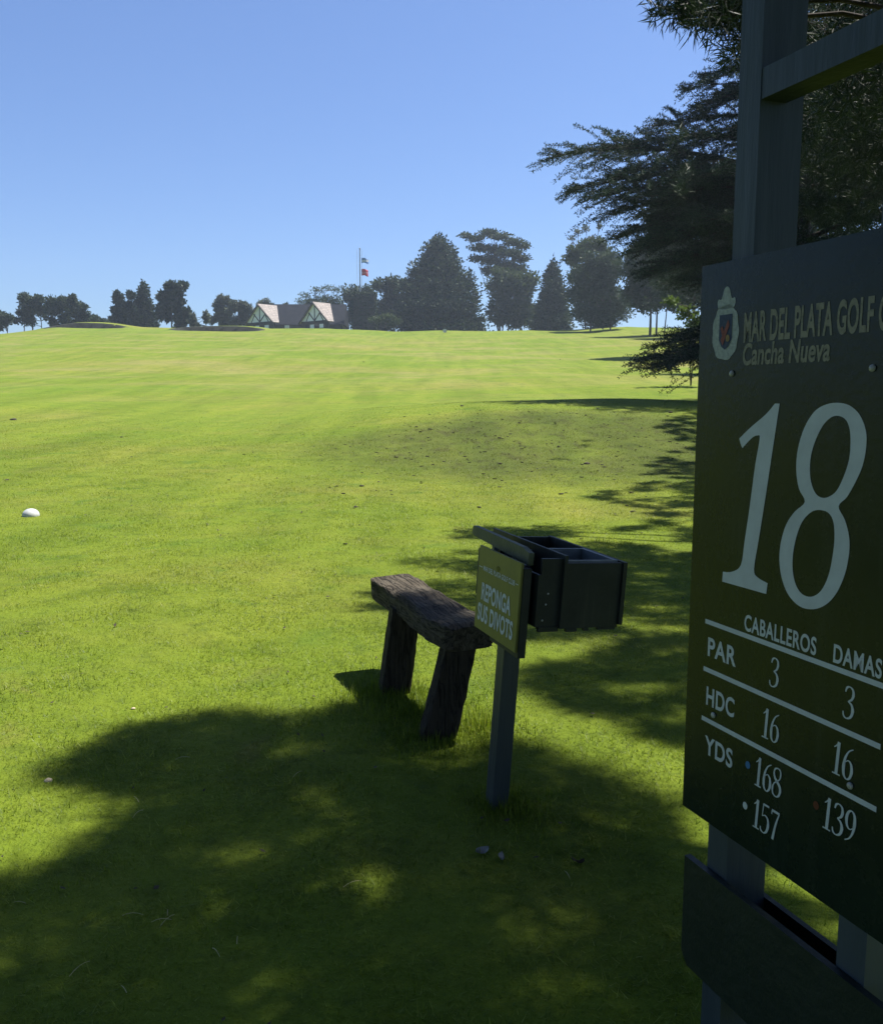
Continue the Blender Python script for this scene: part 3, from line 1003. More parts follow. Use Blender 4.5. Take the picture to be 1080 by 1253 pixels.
# ------------------------------------------------------------------ small things on the grass
def lump(name, p, r, sq, mat, label, cat, group=None, seed=0, parent=None, rough=.25):
    bm = bmesh.new()
    bmesh.ops.create_icosphere(bm, subdivisions=3, radius=1)
    rg = np.random.default_rng(seed)
    k = rg.normal(size=(7, 3)) * 2.2
    ph = rg.uniform(0, 6.28, 7)
    for v in bm.verts:
        d = np.array(v.co)
        f = 1 + rough * sum(math.sin(float(k[i] @ d) + ph[i]) for i in range(7)) / 5
        v.co = Vector((d[0] * f * r, d[1] * f * r * .8, d[2] * f * r * sq))
    o = bm_obj(name, bm, mat, parent, True)
    o.location = (p[0], p[1], p[2] + r * sq * .45)
    if label: tag(o, label, cat, group)
    return o


tm = ground(38, 632)
bm = bmesh.new()
bmesh.ops.create_uvsphere(bm, u_segments=32, v_segments=20, radius=1)
for v in bm.verts:
    z = v.co.z
    v.co = Vector((v.co.x * .104, v.co.y * .10, (max(z, -.25) * .09 if z < 0 else z ** .9 * .090)))
mk = bm_obj('tee_marker', bm, M_MARKER, None, True)
mk.location = (tm[0], tm[1], tm[2] + .012)
tag(mk, 'white domed tee marker resting alone on the mown grass', 'tee marker')

CL = [(445, 443, .13, 'dark clod high on the sunny slope below the flagpole'), (630, 447, .12, 'dark clod on the far slope beneath the small conical conifer'),
      (685, 440, .11, 'small dark clump on the far slope near the low cedar bough'), (565, 497, .10, 'small dark lump on the rounded crest of the near rise'),
      (17, 514, .18, 'dark torn divot at the extreme left end of the slope'), (141, 658, .035, 'dark leaf scrap on the grass below the white tee marker'),
      (203, 866, .016, 'small brown crumb lying beside the pale stone at the shadow tip'), (718, 568, .10, 'dark clod lying among the scattered litter on the rise'), (8, 588, .07, 'small dark divot on the grass beyond the white marker'),
      (820, 505, .10, 'dark clod beside the long shadow near the big board')]
for i, (x, y, r, lb) in enumerate(CL):
    lump('turf_clod', ground(x, y), r * .6, .42, M_CLOD, lb, 'turf clod', 'dark clods lying on the fairway', i)
lump('pale_stone', ground(59, 957), .017, .6, M_STONE, 'small pale rounded stone lying in sunlit grass by the shadow tip', 'stone', None, 40)
lump('pale_stone', ground(163, 868), .012, .6, M_STONE, 'tiny pale stone in the sunny grass just above the shadow edge', 'stone', None, 41)
for i, (x, y, r, lb) in enumerate([(590, 1046, .026, 'pale torn leaf scrap in the shade below the divot box post'), (612, 1054, .020, 'smaller pale leaf scrap right of the torn one in the shade'),
                                   (706, 1060, .022, 'brownish leaf in the shade between the divot post and the big board')]):
    p = ground(x, y)
    bm = bmesh.new()
    bmesh.ops.create_grid(bm, x_segments=6, y_segments=4, size=1)
    for v in bm.verts:
        a, b = v.co.x, v.co.y
        wv = (1 - a * a) ** .5 * .5 + .08
        v.co = Vector((a * r, b * wv * r, .012 + .4 * r * (a * a) + .25 * r * math.sin(3 * a + 2 * b) * .5 + .3 * r * b * b))
    o = bm_obj('dry_leaf', bm, M_PALELEAF if i < 2 else M_CLOD, None, True)
    o.location = p
    o.rotation_euler = (.2, -.1, .4 + i * 1.3)
    tag(o, lb, 'leaf')

# straw stalks in the shade, fallen litter on the rise
acc = Acc()
for (x, y) in ((170, 985), (175, 995), (205, 1125), (195, 1140), (210, 1130), (150, 1125), (232, 930), (358, 955), (85, 1200), (260, 1165), (290, 1160), (32, 1110), (155, 1220), (420, 1090), (690, 1070)):
    p = ground(x, y)
    th = random.uniform(0, 6.28)
    l = random.uniform(.03, .075)
    d = np.array([math.cos(th), math.sin(th), .55])
    acc.tube([p + d * l * t + np.array([0, 0, .012 - .5 * l * t * t]) for t in np.linspace(0, 1, 5)], np.linspace(.0013, .0007, 5), 4)
tag(acc.build('straw', M_STRAW), 'dry straw stalks strewn in the shaded grass', 'straw', kind='stuff')
acc = Acc()
n = 1100
LX = RNG.normal(3.2, 3.4, n)
LY = RNG.normal(19.5, 4.2, n)
for i in range(n):
    x, y = LX[i], LY[i]
    if y < 9: continue
    r = abs(RNG.normal(.0, .010)) + .004
    q = RNG.normal(size=(8, 3)) * .35
    base = np.array([(-1, -1, -1), (1, -1, -1), (1, 1, -1), (-1, 1, -1), (-1, -1, 1), (1, -1, 1), (1, 1, 1), (-1, 1, 1)], float) * .7 + q
    acc.add(base * np.array([r * 1.5, r, r * .35]) + np.array([x, y, gz(x, y) + r * .5]), [(3, 2, 1, 0), (4, 5, 6, 7), (0, 1, 5, 4), (1, 2, 6, 5), (2, 3, 7, 6), (3, 0, 4, 7)])
for i in range(420):
    y = math.sqrt(random.uniform(2.0 ** 2, 14 ** 2))
    x = random.uniform(-.6, .6) * (y + .5)
    r = abs(random.gauss(0, .004)) + .003 + .0003 * y
    th = random.uniform(0, 6.28)
    d1 = np.array([math.cos(th), math.sin(th), random.uniform(-.3, .6)]) * r * 1.6
    d2 = np.array([-math.sin(th), math.cos(th), random.uniform(-.3, .5)]) * r
    p = np.array([x, y, gz(x, y) + .012 + r * .4])
    acc.add(np.array([p - d1, p - d2 * .8, p + d1, p + d2]), [(0, 1, 2, 3)])
tag(acc.build('fallen_litter', M_CLOD, None, False), 'cones and dark litter fallen on the rise', 'litter', kind='stuff')

# ------------------------------------------------------------------ near trees that throw the shade
def in_poly(P, poly):
    x, y = P[:, 0], P[:, 1]
    c = np.zeros(len(P), bool)
    n = len(poly)
    for i in range(n):
        x1, y1 = poly[i]
        x2, y2 = poly[(i + 1) % n]
        if y1 == y2: continue
        k = ((y1 > y) != (y2 > y)) & (x < (x2 - x1) * (y - y1) / (y2 - y1) + x1)
        c ^= k
    return c


def shade_points(px_poly, step, jit=.45, holes=()):
    G = np.array([ground(*p)[:2] for p in px_poly])
    lo, hi = G.min(0), G.max(0)
    gx, gy = np.meshgrid(np.arange(lo[0], hi[0] + step, step), np.arange(lo[1], hi[1] + step, step))
    P = np.stack([gx.ravel(), gy.ravel()], 1)
    P = P + RNG.uniform(-jit, jit, P.shape) * step
    P = P[in_poly(P, G)]
    for hx, hy, r in holes:
        c = ground(hx, hy)[:2]
        P = P[np.hypot(*(P - c).T) > r]
    return P


def needle_tree(trunk, h_tree, ground_sets, hfun, nneed, nl, nw, name, label, group=None, limbs=26, extra_crown=True, seed=1, r0=.3, extra=None):
    rg = np.random.default_rng(seed)
    tx, ty = trunk
    tz = gz(tx, ty)
    T = []
    for P, layers in ground_sets:
        for l in range(layers):
            Pl = P + rg.normal(0, .03, P.shape) * (l > 0)
            h = hfun(Pl) + l * rg.uniform(.5, 1.6, len(Pl)) + rg.normal(0, .22, len(Pl))
            z0 = height(Pl[:, 0], Pl[:, 1])
            T.append(np.stack([Pl[:, 0] + h * SUN[0] / SUN[2], Pl[:, 1] + h * SUN[1] / SUN[2], z0 + h], 1))
    if extra is not None: T.append(extra)
    T = np.concatenate(T)
    # limbs: cluster the tufts
    k = min(limbs, len(T) // 12)
    C = T[rg.choice(len(T), k, replace=False)].copy()
    for _ in range(12):
        lab = np.argmin(((T[:, None, :] - C[None]) ** 2).sum(-1), 1)
        for i in range(k):
            if (lab == i).any(): C[i] = T[lab == i].mean(0)
    acc = Acc()
    hts = np.linspace(-.3, h_tree, 18)
    cur = np.stack([tx + .12 * np.sin(hts * .5 + seed), ty + .12 * np.cos(hts * .43), tz + hts], 1)
    acc.tube(cur, r0 * (1 - .88 * np.clip(hts, 0, None) / h_tree) * (1 + .5 * np.exp(-np.clip(hts, 0, None) * 2)), 12)
    for i in range(k):
        zs = max(3.2, C[i][2] - tz - .25 * np.hypot(C[i][0] - tx, C[i][1] - ty) - .3)
        a = np.array([tx, ty, tz + min(zs, h_tree - .8)])
        t = np.linspace(0, 1, 9)[:, None]
        pts = a * (1 - t) + C[i] * t
        pts[:, 2] += (.35 * np.sin(np.pi * t[:, 0]))
        pts[1:-1] += rg.normal(0, .05, (7, 3))
        acc.tube(pts, np.linspace(.06, .016, 9), 6)
        mem = T[lab == i]
        for m in mem:
            j = rg.integers(4, 9)
            q = pts[int(np.argmin(((pts[3:] - m) ** 2).sum(1))) + 3]
            mid = (q + m) / 2 + rg.normal(0, .04, 3)
            acc.tube([q, mid, m], [.005, .004, .002], 3)
    n = len(T)
    per = nneed
    rootp = np.repeat(T, per, 0)
    D = unit(rg.normal(size=(n * per, 3)) + np.array([0, 0, .25]))
    rootp = rootp + D * .02 + rg.normal(0, .05, rootp.shape)
    V, Fq = leaf_quads(rootp, D, nl * rg.uniform(.7, 1.25, n * per), nw, rg)
    root = empty(name, (tx, ty, tz))
    tag(root, label, 'tree', group)
    tr = acc.build('trunk', M_BARK)
    cr = mesh_np('crown', V, Fq, M_PINE, attr=np.repeat(rg.random(n), per))
    for o in (tr, cr):
        o.parent = root
        o.matrix_parent_inverse = Matrix.Translation((-tx, -ty, -tz))
    return root


A_POLY = [(0, 1085), (70, 1045), (150, 1018), (178, 985), (120, 962), (58, 938), (150, 905), (215, 866), (270, 880), (370, 884), (385, 868), (450, 852), (500, 885), (540, 918), (600, 908), (650, 918), (720, 938), (790, 980), (850, 1035),
          (1000, 1160), (1500, 1500), (900, 2300), (-300, 2300), (-330, 1250)]
B_POLY = [(598, 768), (640, 832), (700, 862), (770, 892), (845, 905), (1150, 1000), (1500, 900), (1300, 720), (1000, 690), (850, 676), (800, 669), (723, 664), (655, 690), (640, 720)]
C_POLY = [(468, 680), (520, 683), (585, 674), (640, 668), (640, 700), (585, 706), (530, 698)]
D_POLY = [(432, 732), (450, 714), (520, 712), (600, 716), (640, 725), (640, 770), (570, 760), (520, 752), (450, 750)]
E_POLY = [(712, 611), (760, 598), (806, 588), (785, 570), (840, 545), (800, 520), (850, 506), (930, 500), (1100, 540), (1200, 640), (1100, 690), (850, 668), (746, 648), (806, 634), (776, 620)]
E2_POLY = [(648, 568), (700, 540), (745, 528), (742, 548), (690, 562)]
hA = lambda P: 6.8 + .35 * np.sin(P[:, 0] * 2.1) + .3 * np.sin(P[:, 1] * 1.7 + 1)
hB = lambda P: 6.7 + .3 * np.sin(P[:, 0] * 1.9) + .25 * np.sin(P[:, 1] * 1.3 + 1)
hE = lambda P: 6.6 + .4 * np.sin(P[:, 0] * 1.1) + .3 * np.sin(P[:, 1] * .9)
PA = shade_points(A_POLY, .21, holes=[(420, 955, .08), (545, 935, .09)])
PB = shade_points(B_POLY, .23, holes=[(690, 796, .24), (745, 784, .17), (765, 757, .2), (835, 770, .2), (650, 800, .12), (640, 690, .2)])
PC = shade_points(C_POLY, .26)
PD = shade_points(D_POLY, .23)
PE = shade_points(E_POLY, .36, holes=[(800, 608, .35), (840, 560, .5), (850, 640, .3)])
PE2 = shade_points(E2_POLY, .75)
TIP = []
for (px, py, sx, sy, n_) in ((812, 12, 9, 5, 9), (828, 5, 10, 6, 10), (845, 18, 8, 6, 8), (858, 28, 9, 6, 9), (872, 14, 10, 8, 12), (890, 30, 9, 9, 12), (898, 8, 10, 8, 12), (905, 55, 7, 7, 7), (888, 66, 8, 5, 5), (850, -6, 20, 6, 14), (900, -8, 20, 6, 16)):
    for _ in range(int(n_ * .62)): TIP.append(at(px + RNG.normal(0, sx), py + RNG.normal(0, sy), 11.2 + RNG.normal(0, .3)))
TIP = np.array(TIP)
needle_tree((7.4, 2.6), 12.5, [(PA, 5)], hA, 48, .20, .017, 'pine_tree', 'tall pine whose overhanging boughs shade the foreground grass', seed=4)
needle_tree((8.6, 9.6), 13.0, [(PB, 4), (PC, 2), (PD, 2)], hB, 48, .21, .017, 'pine_tree', 'pine with a bough tip hanging in at the top beside the board post', limbs=34, seed=7, extra=TIP)
needle_tree((10.4, 18.5), 15.0, [(PE, 3), (PE2, 1)], hE, 60, .24, .020, 'pine_tree', 'pine standing behind the big board with foliage down to the beam', limbs=30, seed=9, r0=.34)

# unseen trees added round the viewer: crowns block skylight and deepen the shade
def sky_block_tree(base, crown, h, seed, label):
    rg = np.random.default_rng(seed)
    tx, ty = base
    tz = gz(tx, ty)
    acc = Acc()
    hts = np.linspace(-.3, h, 12)
    acc.tube(np.stack([tx + .1 * np.sin(hts), ty + 0 * hts, tz + hts], 1), .32 * (1 - .85 * np.clip(hts, 0, None) / h), 10)
    P, D = [], []
    for (cx, cy, c_z, r, rz) in crown:
        c = np.array([cx, cy, c_z])
        t = np.linspace(0, 1, 7)[:, None]
        a = np.array([tx, ty, tz + max(2.6, c_z * .6)])
        acc.tube(a * (1 - t) + c * t, np.linspace(.09, .02, 7), 6)
        m = int(620 * r * r)
        v = unit(rg.normal(size=(m, 3)))
        P.append(c + v * (rg.random(m) ** .5)[:, None] * np.array([r, r, rz]))
        D.append(unit(rg.normal(size=(m, 3))))
    P, D = np.concatenate(P), np.concatenate(D)
    V, Fq = leaf_quads(P, D, .24 * rg.uniform(.6, 1.3, len(P)), .11, rg)
    root = empty('shade_tree', (tx, ty, tz))
    tag(root, label, 'tree')
    for o in (acc.build('trunk', M_BARK), mesh_np('crown', V, Fq, M_DARKLEAF)):
        o.parent = root
        o.matrix_parent_inverse = Matrix.Translation((-tx, -ty, -tz))


rgb_ = np.random.default_rng(3)
def canopy(x0, x1, y0, y1, z0, z1, n):
    return [(rgb_.uniform(x0, x1), rgb_.uniform(y0, y1), rgb_.uniform(z0, z1), rgb_.uniform(1.1, 1.7), rgb_.uniform(.5, .9)) for _ in range(n)]


sky_block_tree((-3.0, -5.0), canopy(-6, 2.5, -9, 1.4, 5.6, 9.0, 44), 9, 61, 'unseen broad dark tree added behind the tee to block skylight')
sky_block_tree((-7.5, -2.5), [(x_, y_, z_, r_, q_) for (x_, y_, z_, r_, q_) in canopy(-11, -.8, -3.5, 7.5, 6.6, 10.0, 62) if not (x_ > -2.2 - .28 * max(y_, 0))], 10, 64, 'unseen spreading dark tree added left of the viewer to block the upper skylight')
sky_block_tree((5.5, -3.5), canopy(0, 11, -9, 0.5, 4.2, 9, 38), 9.5, 62, 'unseen dense dark tree added behind and right of the viewer to block skylight')
sky_block_tree((10.5, 4.5), canopy(7, 14, 0.5, 11, 2.2, 11, 42), 11, 63, 'unseen dense dark tree added right of the hole board to block skylight')

# ------------------------------------------------------------------ the big cedar at right
def cedar(name, base, boughs, label, h, r0, seed, mat=M_CEDAR, nl=.11, nw=.030, dens=1.0):
    """boughs: (height on the trunk, azimuth, length, end drop)"""
    rg = np.random.default_rng(seed)
    tx, ty = base
    tz = gz(tx, ty)
    acc = Acc()
    hts = np.linspace(-.4, h, 22)
    acc.tube(np.stack([tx + .15 * np.sin(hts * .3), ty + .1 * np.cos(hts * .4), tz + hts], 1), r0 * (1 - .93 * np.clip(hts, 0, None) / h) * (1 + .6 * np.exp(-np.clip(hts, 0, None) * 1.5)), 12)
    LP, LD, LT = [], [], []
    for (z, az_, L, drop) in boughs:
        d = np.array([math.sin(az_), math.cos(az_), 0])
        side = np.array([d[1], -d[0], 0])
        nseg = 14
        t = np.linspace(0, 1, nseg)
        pts = np.array([tx, ty, tz + z]) + d * (t * L)[:, None] + side * (.05 * L * np.sin(t * 3 + rg.uniform(0, 6)))[:, None]
        pts[:, 2] += L * (.10 * np.sin(t * 2.2)) - drop * t ** 2
        rb = .018 + .009 * L
        acc.tube(pts, rb * (1 - .9 * t), 6)
        m = int(L * 4.4 * dens) + 3
        for q in range(m):
            s = rg.uniform(.12, 1.0) ** .8
            i = min(int(s * (nseg - 1)), nseg - 2)
            f = s * (nseg - 1) - i
            p = pts[i] * (1 - f) + pts[i + 1] * f
            for sg in (-1, 1):
                wl = L * .30 * (math.sin(math.pi * min(1, (s * .86 + .10))) ** .7) * rg.uniform(.55, 1.2) + .22
                ang = R(rg.uniform(32, 68)) * sg
                bd = d * math.cos(ang) + side * math.sin(ang)
                bd = bd + np.array([0, 0, rg.normal(.02, .16)])
                k = max(3, int(wl / .085))
                u = np.linspace(0, 1, k)
                bp = p + bd * (u * wl)[:, None]
                bp[:, 2] += -.16 * wl * u ** 2 + rg.normal(0, .012, k)
                acc.tube(bp[[0, k // 2, k - 1]], [.011, .007, .003], 3)
                for rep in range(7):
                    dirs = unit(bd * .6 + rg.normal(0, .75, (k, 3)) + np.array([0, 0, .15]))
                    LP.append(bp + rg.normal(0, .02, (k, 3)))
                    LD.append(dirs)
                    LT.append(np.full(k, rg.random()))
        # leading shoot
        k = int(L / .07)
        u = rg.uniform(.3, 1.0, k * 2)
        ii = np.clip((u * (nseg - 1)).astype(int), 0, nseg - 2)
        ff = (u * (nseg - 1) - ii)[:, None]
        LP.append(pts[ii] * (1 - ff) + pts[ii + 1] * ff)
        LD.append(unit(d + rg.normal(0, .6, (len(u), 3)) + np.array([0, 0, .3])))
        LT.append(rg.random(len(u)))
    P, D, T = np.concatenate(LP), np.concatenate(LD), np.concatenate(LT)
    V, Fq = leaf_quads(P, D, nl * rg.uniform(.6, 1.3, len(P)), nw, rg)
    root = empty(name, (tx, ty, tz))
    tag(root, label, 'tree')
    for o in (acc.build('trunk', M_BARK), mesh_np('crown', V, Fq, mat, attr=T)):
        o.parent = root
        o.matrix_parent_inverse = Matrix.Translation((-tx, -ty, -tz))
    return root


CX_, CY_ = 13.1, 34.0
cz = gz(CX_, CY_)
bl = []


def bough_to(px, py, Y, rise=.05, drop=.5):
    """a bough whose tip lies where the photograph shows one"""
    t = at(px, py, Y)
    dx, dy = t[0] - CX_, t[1] - CY_
    L = math.hypot(dx, dy)
    bl.append((t[2] - cz + drop - L * .10 * math.sin(2.2), math.atan2(dx, dy), L, drop))


for (px, py, Y, dr) in ((672, 196, 29, .5), (700, 233, 28.5, .7), (718, 246, 27, .9), (736, 268, 29.5, .9), (752, 292, 30, 1.0), (770, 312, 28, 1.1), (760, 210, 27, .5), (745, 180, 30, .4), (800, 152, 29.5, .4), (838, 112, 30, .3),
                        (835, 170, 26, .5), (800, 240, 26, .8), (775, 265, 31, .9), (790, 340, 29, 1.2), (815, 330, 26, 1.2), (820, 290, 25.5, 1.0), (850, 215, 24.5, .6), (860, 270, 24.5, .9), (850, 350, 26, 1.2),
                        (782, 441, 27.5, .55), (806, 452, 26.5, .6), (800, 425, 28.5, .5), (835, 440, 26, .5), (830, 412, 28, .5), (850, 430, 27, .5)):
    bough_to(px, py, Y * 1.15, drop=dr)
rg0 = np.random.default_rng(5)
for k in range(95):
    z = rg0.uniform(4.0, 23)
    az_ = rg0.uniform(0, 2 * math.pi)
    L = (9.4 - .32 * abs(z - 7) * (1.0 if z > 7 else .8)) * rg0.uniform(.75, 1.05)
    # keep the side towards the open fairway as the photograph outlines it
    if math.sin(az_) < .1: L *= .55 if z > 8 else .72
    bl.append((z, az_, max(L, 1.2), rg0.uniform(.3, 1.2)))
cedar('cedar_tree', (CX_, CY_), bl, 'huge spreading cedar with long level boughs reaching over the fairway edge', 25, .6, 12, dens=1.0)

# ------------------------------------------------------------------ far trees and shrubs
def far_tree(name, label, mat, d, clumps, trunks, n, leaf, group=None, shell=.45, flat=1.0, up=0.0, lacy=False, seed=0, bark=M_BARKFAR, cat='tree', sprig=0.0):
    """clumps: (px, py, radius in px across, radius in px down); trunks: (px at foot, px at top, py at top, width in px)"""
    rg = np.random.default_rng(seed + 100)
    sc_ = d / FPX
    foot = at(trunks[0][0] if trunks else clumps[0][0], 400, d)
    fx, fy = foot[0], d
    fz = gz(fx, fy)
    acc = Acc()
    ends = []
    for (a, b, yt, w) in trunks:
        p0 = at(a, 400, d)
        p1 = at(b, yt, d)
        z0 = gz(p0[0], d) - .3
        t = np.linspace(0, 1, 8)
        pts = np.stack([p0[0] + (p1[0] - p0[0]) * t ** 1.4, d + .4 * np.sin(t * 3 + a), z0 + (p1[2] - z0) * t], 1)
        acc.tube(pts, w * sc_ * .5 * (1 - .75 * t), 7)
        ends.append(pts)
    area = np.array([c[2] * c[3] for c in clumps], float)
    sprig = max(sprig, .05)
    P, D = [], []
    for ci, (cx, cy, rx, ry) in enumerate(clumps):
        c = at(cx, cy, d)
        c[1] = d + rg.normal(0, .25) * rx * sc_
        m = int(1.35 * n * area[ci] / area.sum())
        v = unit(rg.normal(size=(m, 3)))
        r = rg.uniform(0, 1, m) ** shell
        lump_ = 1 + .22 * np.sin(v[:, 0] * 5 + ci) * np.sin(v[:, 2] * 6 + 2 * ci) + .14 * np.sin(v @ np.array([9, 7, 8]) + ci)
        q = v * (r * lump_)[:, None] * np.array([rx, rx * .9, ry]) * sc_
        P.append(c + q)
        D.append(unit(v * .8 + rg.normal(size=(m, 3)) * .8 + np.array([0, 0, up])))
        if ends:
            e = ends[ci % len(ends)]
            j = rg.integers(3, 8)
            s0 = e[j]
            acc.tube([s0, (s0 + c) / 2 + np.array([0, 0, -.1 * ry * sc_]), c], [.9 * sc_ * .5, .6 * sc_ * .5, .2 * sc_], 5)
        if sprig:
            m2 = int(m * sprig)
            v = unit(rg.normal(size=(m2, 3)))
            P.append(c + v * np.array([rx, rx * .9, ry]) * sc_ * rg.uniform(1.0, 1.28, m2)[:, None])
            D.append(unit(v + np.array([0, 0, .3])))
    P, D = np.concatenate(P), np.concatenate(D)
    keep = P[:, 2] > height(P[:, 0], P[:, 1]) + .05
    P, D = P[keep], D[keep]
    V, Fq = leaf_quads(P, D, leaf * (1.0 if lacy else 1.35) * rg.uniform(.6, 1.4, len(P)), leaf * (.55 if lacy else .85), rg)
    root = empty(name, (fx, fy, fz))
    tag(root, label, cat, group)
    parts = [mesh_np('crown', V, Fq, mat)]
    if acc.n: parts.append(acc.build('trunk', bark))
    for o in parts:
        o.parent = root
        o.matrix_parent_inverse = Matrix.Translation((-fx, -fy, -fz))
    return root


def cone_clumps(x0, x1, ytop, ybot, n=9, seed=0, p=1.0, core=.7):
    """stacked clumps that make a pointed dense crown"""
    rg = np.random.default_rng(seed)
    cx, hw = (x0 + x1) / 2, (x1 - x0) / 2
    out = []
    for i in range(n):
        t = (i + .5) / n
        y = ytop + (ybot - ytop) * t
        w = hw * t ** p
        rad = max(w * .55, 2.2)
        k = 1 if w < 6 else 3
        for j in range(k):
            off = 0 if k == 1 else (j - 1) * w * .48
            out.append((cx + off + rg.normal(0, .06) * w, y + rg.normal(0, 1.0), rad * rg.uniform(.85, 1.15), (ybot - ytop) / n * 1.15))
        if w > 10: out.append((cx, y, w * core, (ybot - ytop) / n * 1.2))
    return out


def dome(x0, x1, ytop, ybot, n, seed, rmin=.22, rmax=.4, flat=.8):
    """clumps scattered through a rounded crown"""
    rg = np.random.default_rng(seed)
    cx, cy, hw, hh = (x0 + x1) / 2, (ytop + ybot) / 2, (x1 - x0) / 2, (ybot - ytop) / 2
    out = []
    while len(out) < n:
        u, v = rg.uniform(-1, 1, 2)
        if u * u + v * v > 1: continue
        r = rg.uniform(rmin, rmax) * hw
        out.append((cx + u * (hw - r * .8), cy + v * (hh - r * flat * .8), r, r * flat))
    return out


far_tree('pine_tree', 'low dark round crowned pine, first at the far left of the ridge', M_DARKLEAF, 168, dome(-16, 16, 380, 404, 12, 1), [(-2, -3, 388, 1.6), (8, 9, 388, 1.4)], 2600, .42, sprig=.08, lacy=True, seed=1)
far_tree('pine_tree', 'broad umbrella pine with thin gaps over its forked trunks at the far left', M_DARKLEAF, 172, dome(22, 58, 357, 378, 18, 2, .16, .32, .7) + dome(18, 62, 370, 392, 18, 21, .14, .26) + dome(12, 56, 386, 402, 10, 3, .12, .2), [(38, 40, 366, 2.2), (30, 28, 376, 1.5), (50, 48, 372, 1.5)], 5200, .42, lacy=True, sprig=.08, seed=2)
far_tree('pine_tree', 'dense dark pine between the umbrella pine and the lower sloping pine', M_DARKLEAF, 170, dome(54, 84, 360, 384, 16, 4, .16, .34) + dome(52, 90, 372, 404, 24, 44, .14, .26), [(66, 66, 372, 2.0)], 5200, .42, sprig=.08, lacy=True, seed=3)
far_tree('pine_tree', 'flat topped pine whose crown slopes down towards the first bunker', M_DARKLEAF, 171, dome(80, 106, 360, 376, 12, 5, .18, .34, .6) + dome(78, 118, 370, 400, 22, 6, .14, .26), [(94, 92, 368, 1.8), (104, 105, 380, 1.4)], 4600, .42, sprig=.08, lacy=True, seed=4)
far_tree('shrub', 'low dark shrub at the right foot of the left pine clump', M_DARKLEAF, 169, dome(108, 136, 384, 403, 10, 7), [(122, 122, 392, 1)], 1100, .36, lacy=True, seed=5, cat='shrub')
far_tree('evergreen_tree', 'dark bushy evergreen, leftmost of the three above the first bunker', M_CYPRESS, 176, dome(138, 152, 353, 376, 9, 8, .25, .4) + dome(152, 166, 351, 378, 8, 82, .25, .4) + dome(134, 168, 366, 407, 24, 81, .16, .28), [(150, 150, 362, 2)], 7000, .42, seed=6, sprig=.08)
far_tree('evergreen_tree', 'dark pointed evergreen in the middle of three above the first bunker', M_CYPRESS, 178, cone_clumps(158, 193, 347, 404, 8, 9, .55), [(176, 176, 356, 2)], 5600, .42, seed=7, sprig=.03)
far_tree('evergreen_tree', 'tallest dark evergreen of three, standing right of the first bunker', M_CYPRESS, 174, dome(200, 230, 343, 366, 14, 10, .2, .34) + dome(192, 212, 352, 376, 9, 112, .25, .4) + dome(190, 233, 358, 408, 36, 11, .14, .26), [(210, 211, 352, 2.2)], 9000, .42, seed=8, sprig=.08)
far_tree('shrub', 'small spiky grey shrub in the gap between dark evergreens and pale eucalyptus', M_GREYLEAF, 170, dome(231, 248, 381, 402, 8, 12) + [(252, 388, 3, 6)], [(240, 240, 386, .8), (252, 252, 382, .6)], 1300, .34, seed=9, cat='shrub', sprig=.1)
far_tree('eucalyptus_tree', 'airy grey green eucalyptus standing left of the clubhouse gables', M_GREYLEAF, 188, dome(255, 285, 359, 384, 22, 13, .18, .3) + dome(254, 287, 374, 404, 20, 131, .18, .3), [(270, 268, 366, 1.6), (272, 276, 372, 1.2)], 6200, .42, lacy=True, seed=10, sprig=.06)
far_tree('eucalyptus_tree', 'lower grey eucalyptus tucked beside the left slope of the first gable', M_GREYLEAF, 186, dome(276, 310, 366, 404, 32, 14, .16, .28), [(292, 292, 374, 1.5)], 5200, .42, lacy=True, seed=11, sprig=.06)
far_tree('round_tree', 'rounded brownish green tree top rising behind the first gable', M_GREYLEAF, 205, dome(307, 337, 364, 396, 12, 15), [(322, 322, 372, 1.5)], 2600, .42, lacy=True, seed=12)
far_tree('round_tree', 'small rounded tree top behind the dark roof between the gables', M_DARKLEAF, 207, dome(338, 357, 369, 394, 7, 16), [(348, 348, 376, 1)], 1300, .42, seed=13)
far_tree('stone_pine', 'open flat layered pine rising behind the second gable', M_MIDLEAF, 206, [(374, 361, 8, 3), (388, 355, 9, 3), (402, 352, 10, 3), (414, 355, 8, 3.5), (380, 370, 9, 4), (398, 366, 10, 5), (412, 368, 9, 7), (366, 368, 5, 3)] + dome(360, 425, 362, 400, 14, 17), [(392, 386, 356, 1.4), (404, 406, 355, 1.4), (380, 376, 362, 1)], 5600, .42, lacy=True, seed=14)
far_tree('broad_tree', 'dense dark tree filling the ridge behind the flagpole', M_DARKLEAF, 204, dome(410, 470, 348, 404, 26, 18), [(436, 436, 360, 2)], 7000, .45, seed=15)
far_tree('broad_tree', 'broad flat topped dark tree left of the big conical conifer', M_DARKLEAF, 198, dome(454, 512, 338, 360, 16, 19, .2, .34, .6) + dome(456, 510, 352, 404, 18, 20), [(482, 480, 346, 2)], 7200, .45, seed=16)
far_tree('conical_conifer', 'big dense conical conifer, the dominant pointed tree on the ridge', M_CYPRESS, 184, cone_clumps(481, 592, 289, 408, 15, 21, .66, .85) + [(506, 334, 7, 12), (498, 352, 12, 12), (573, 346, 8, 14), (579, 366, 8, 18), (529, 306, 5, 8), (553, 308, 5, 8)], [(538, 540, 300, 4)], 26000, .46, seed=17, sprig=.14)
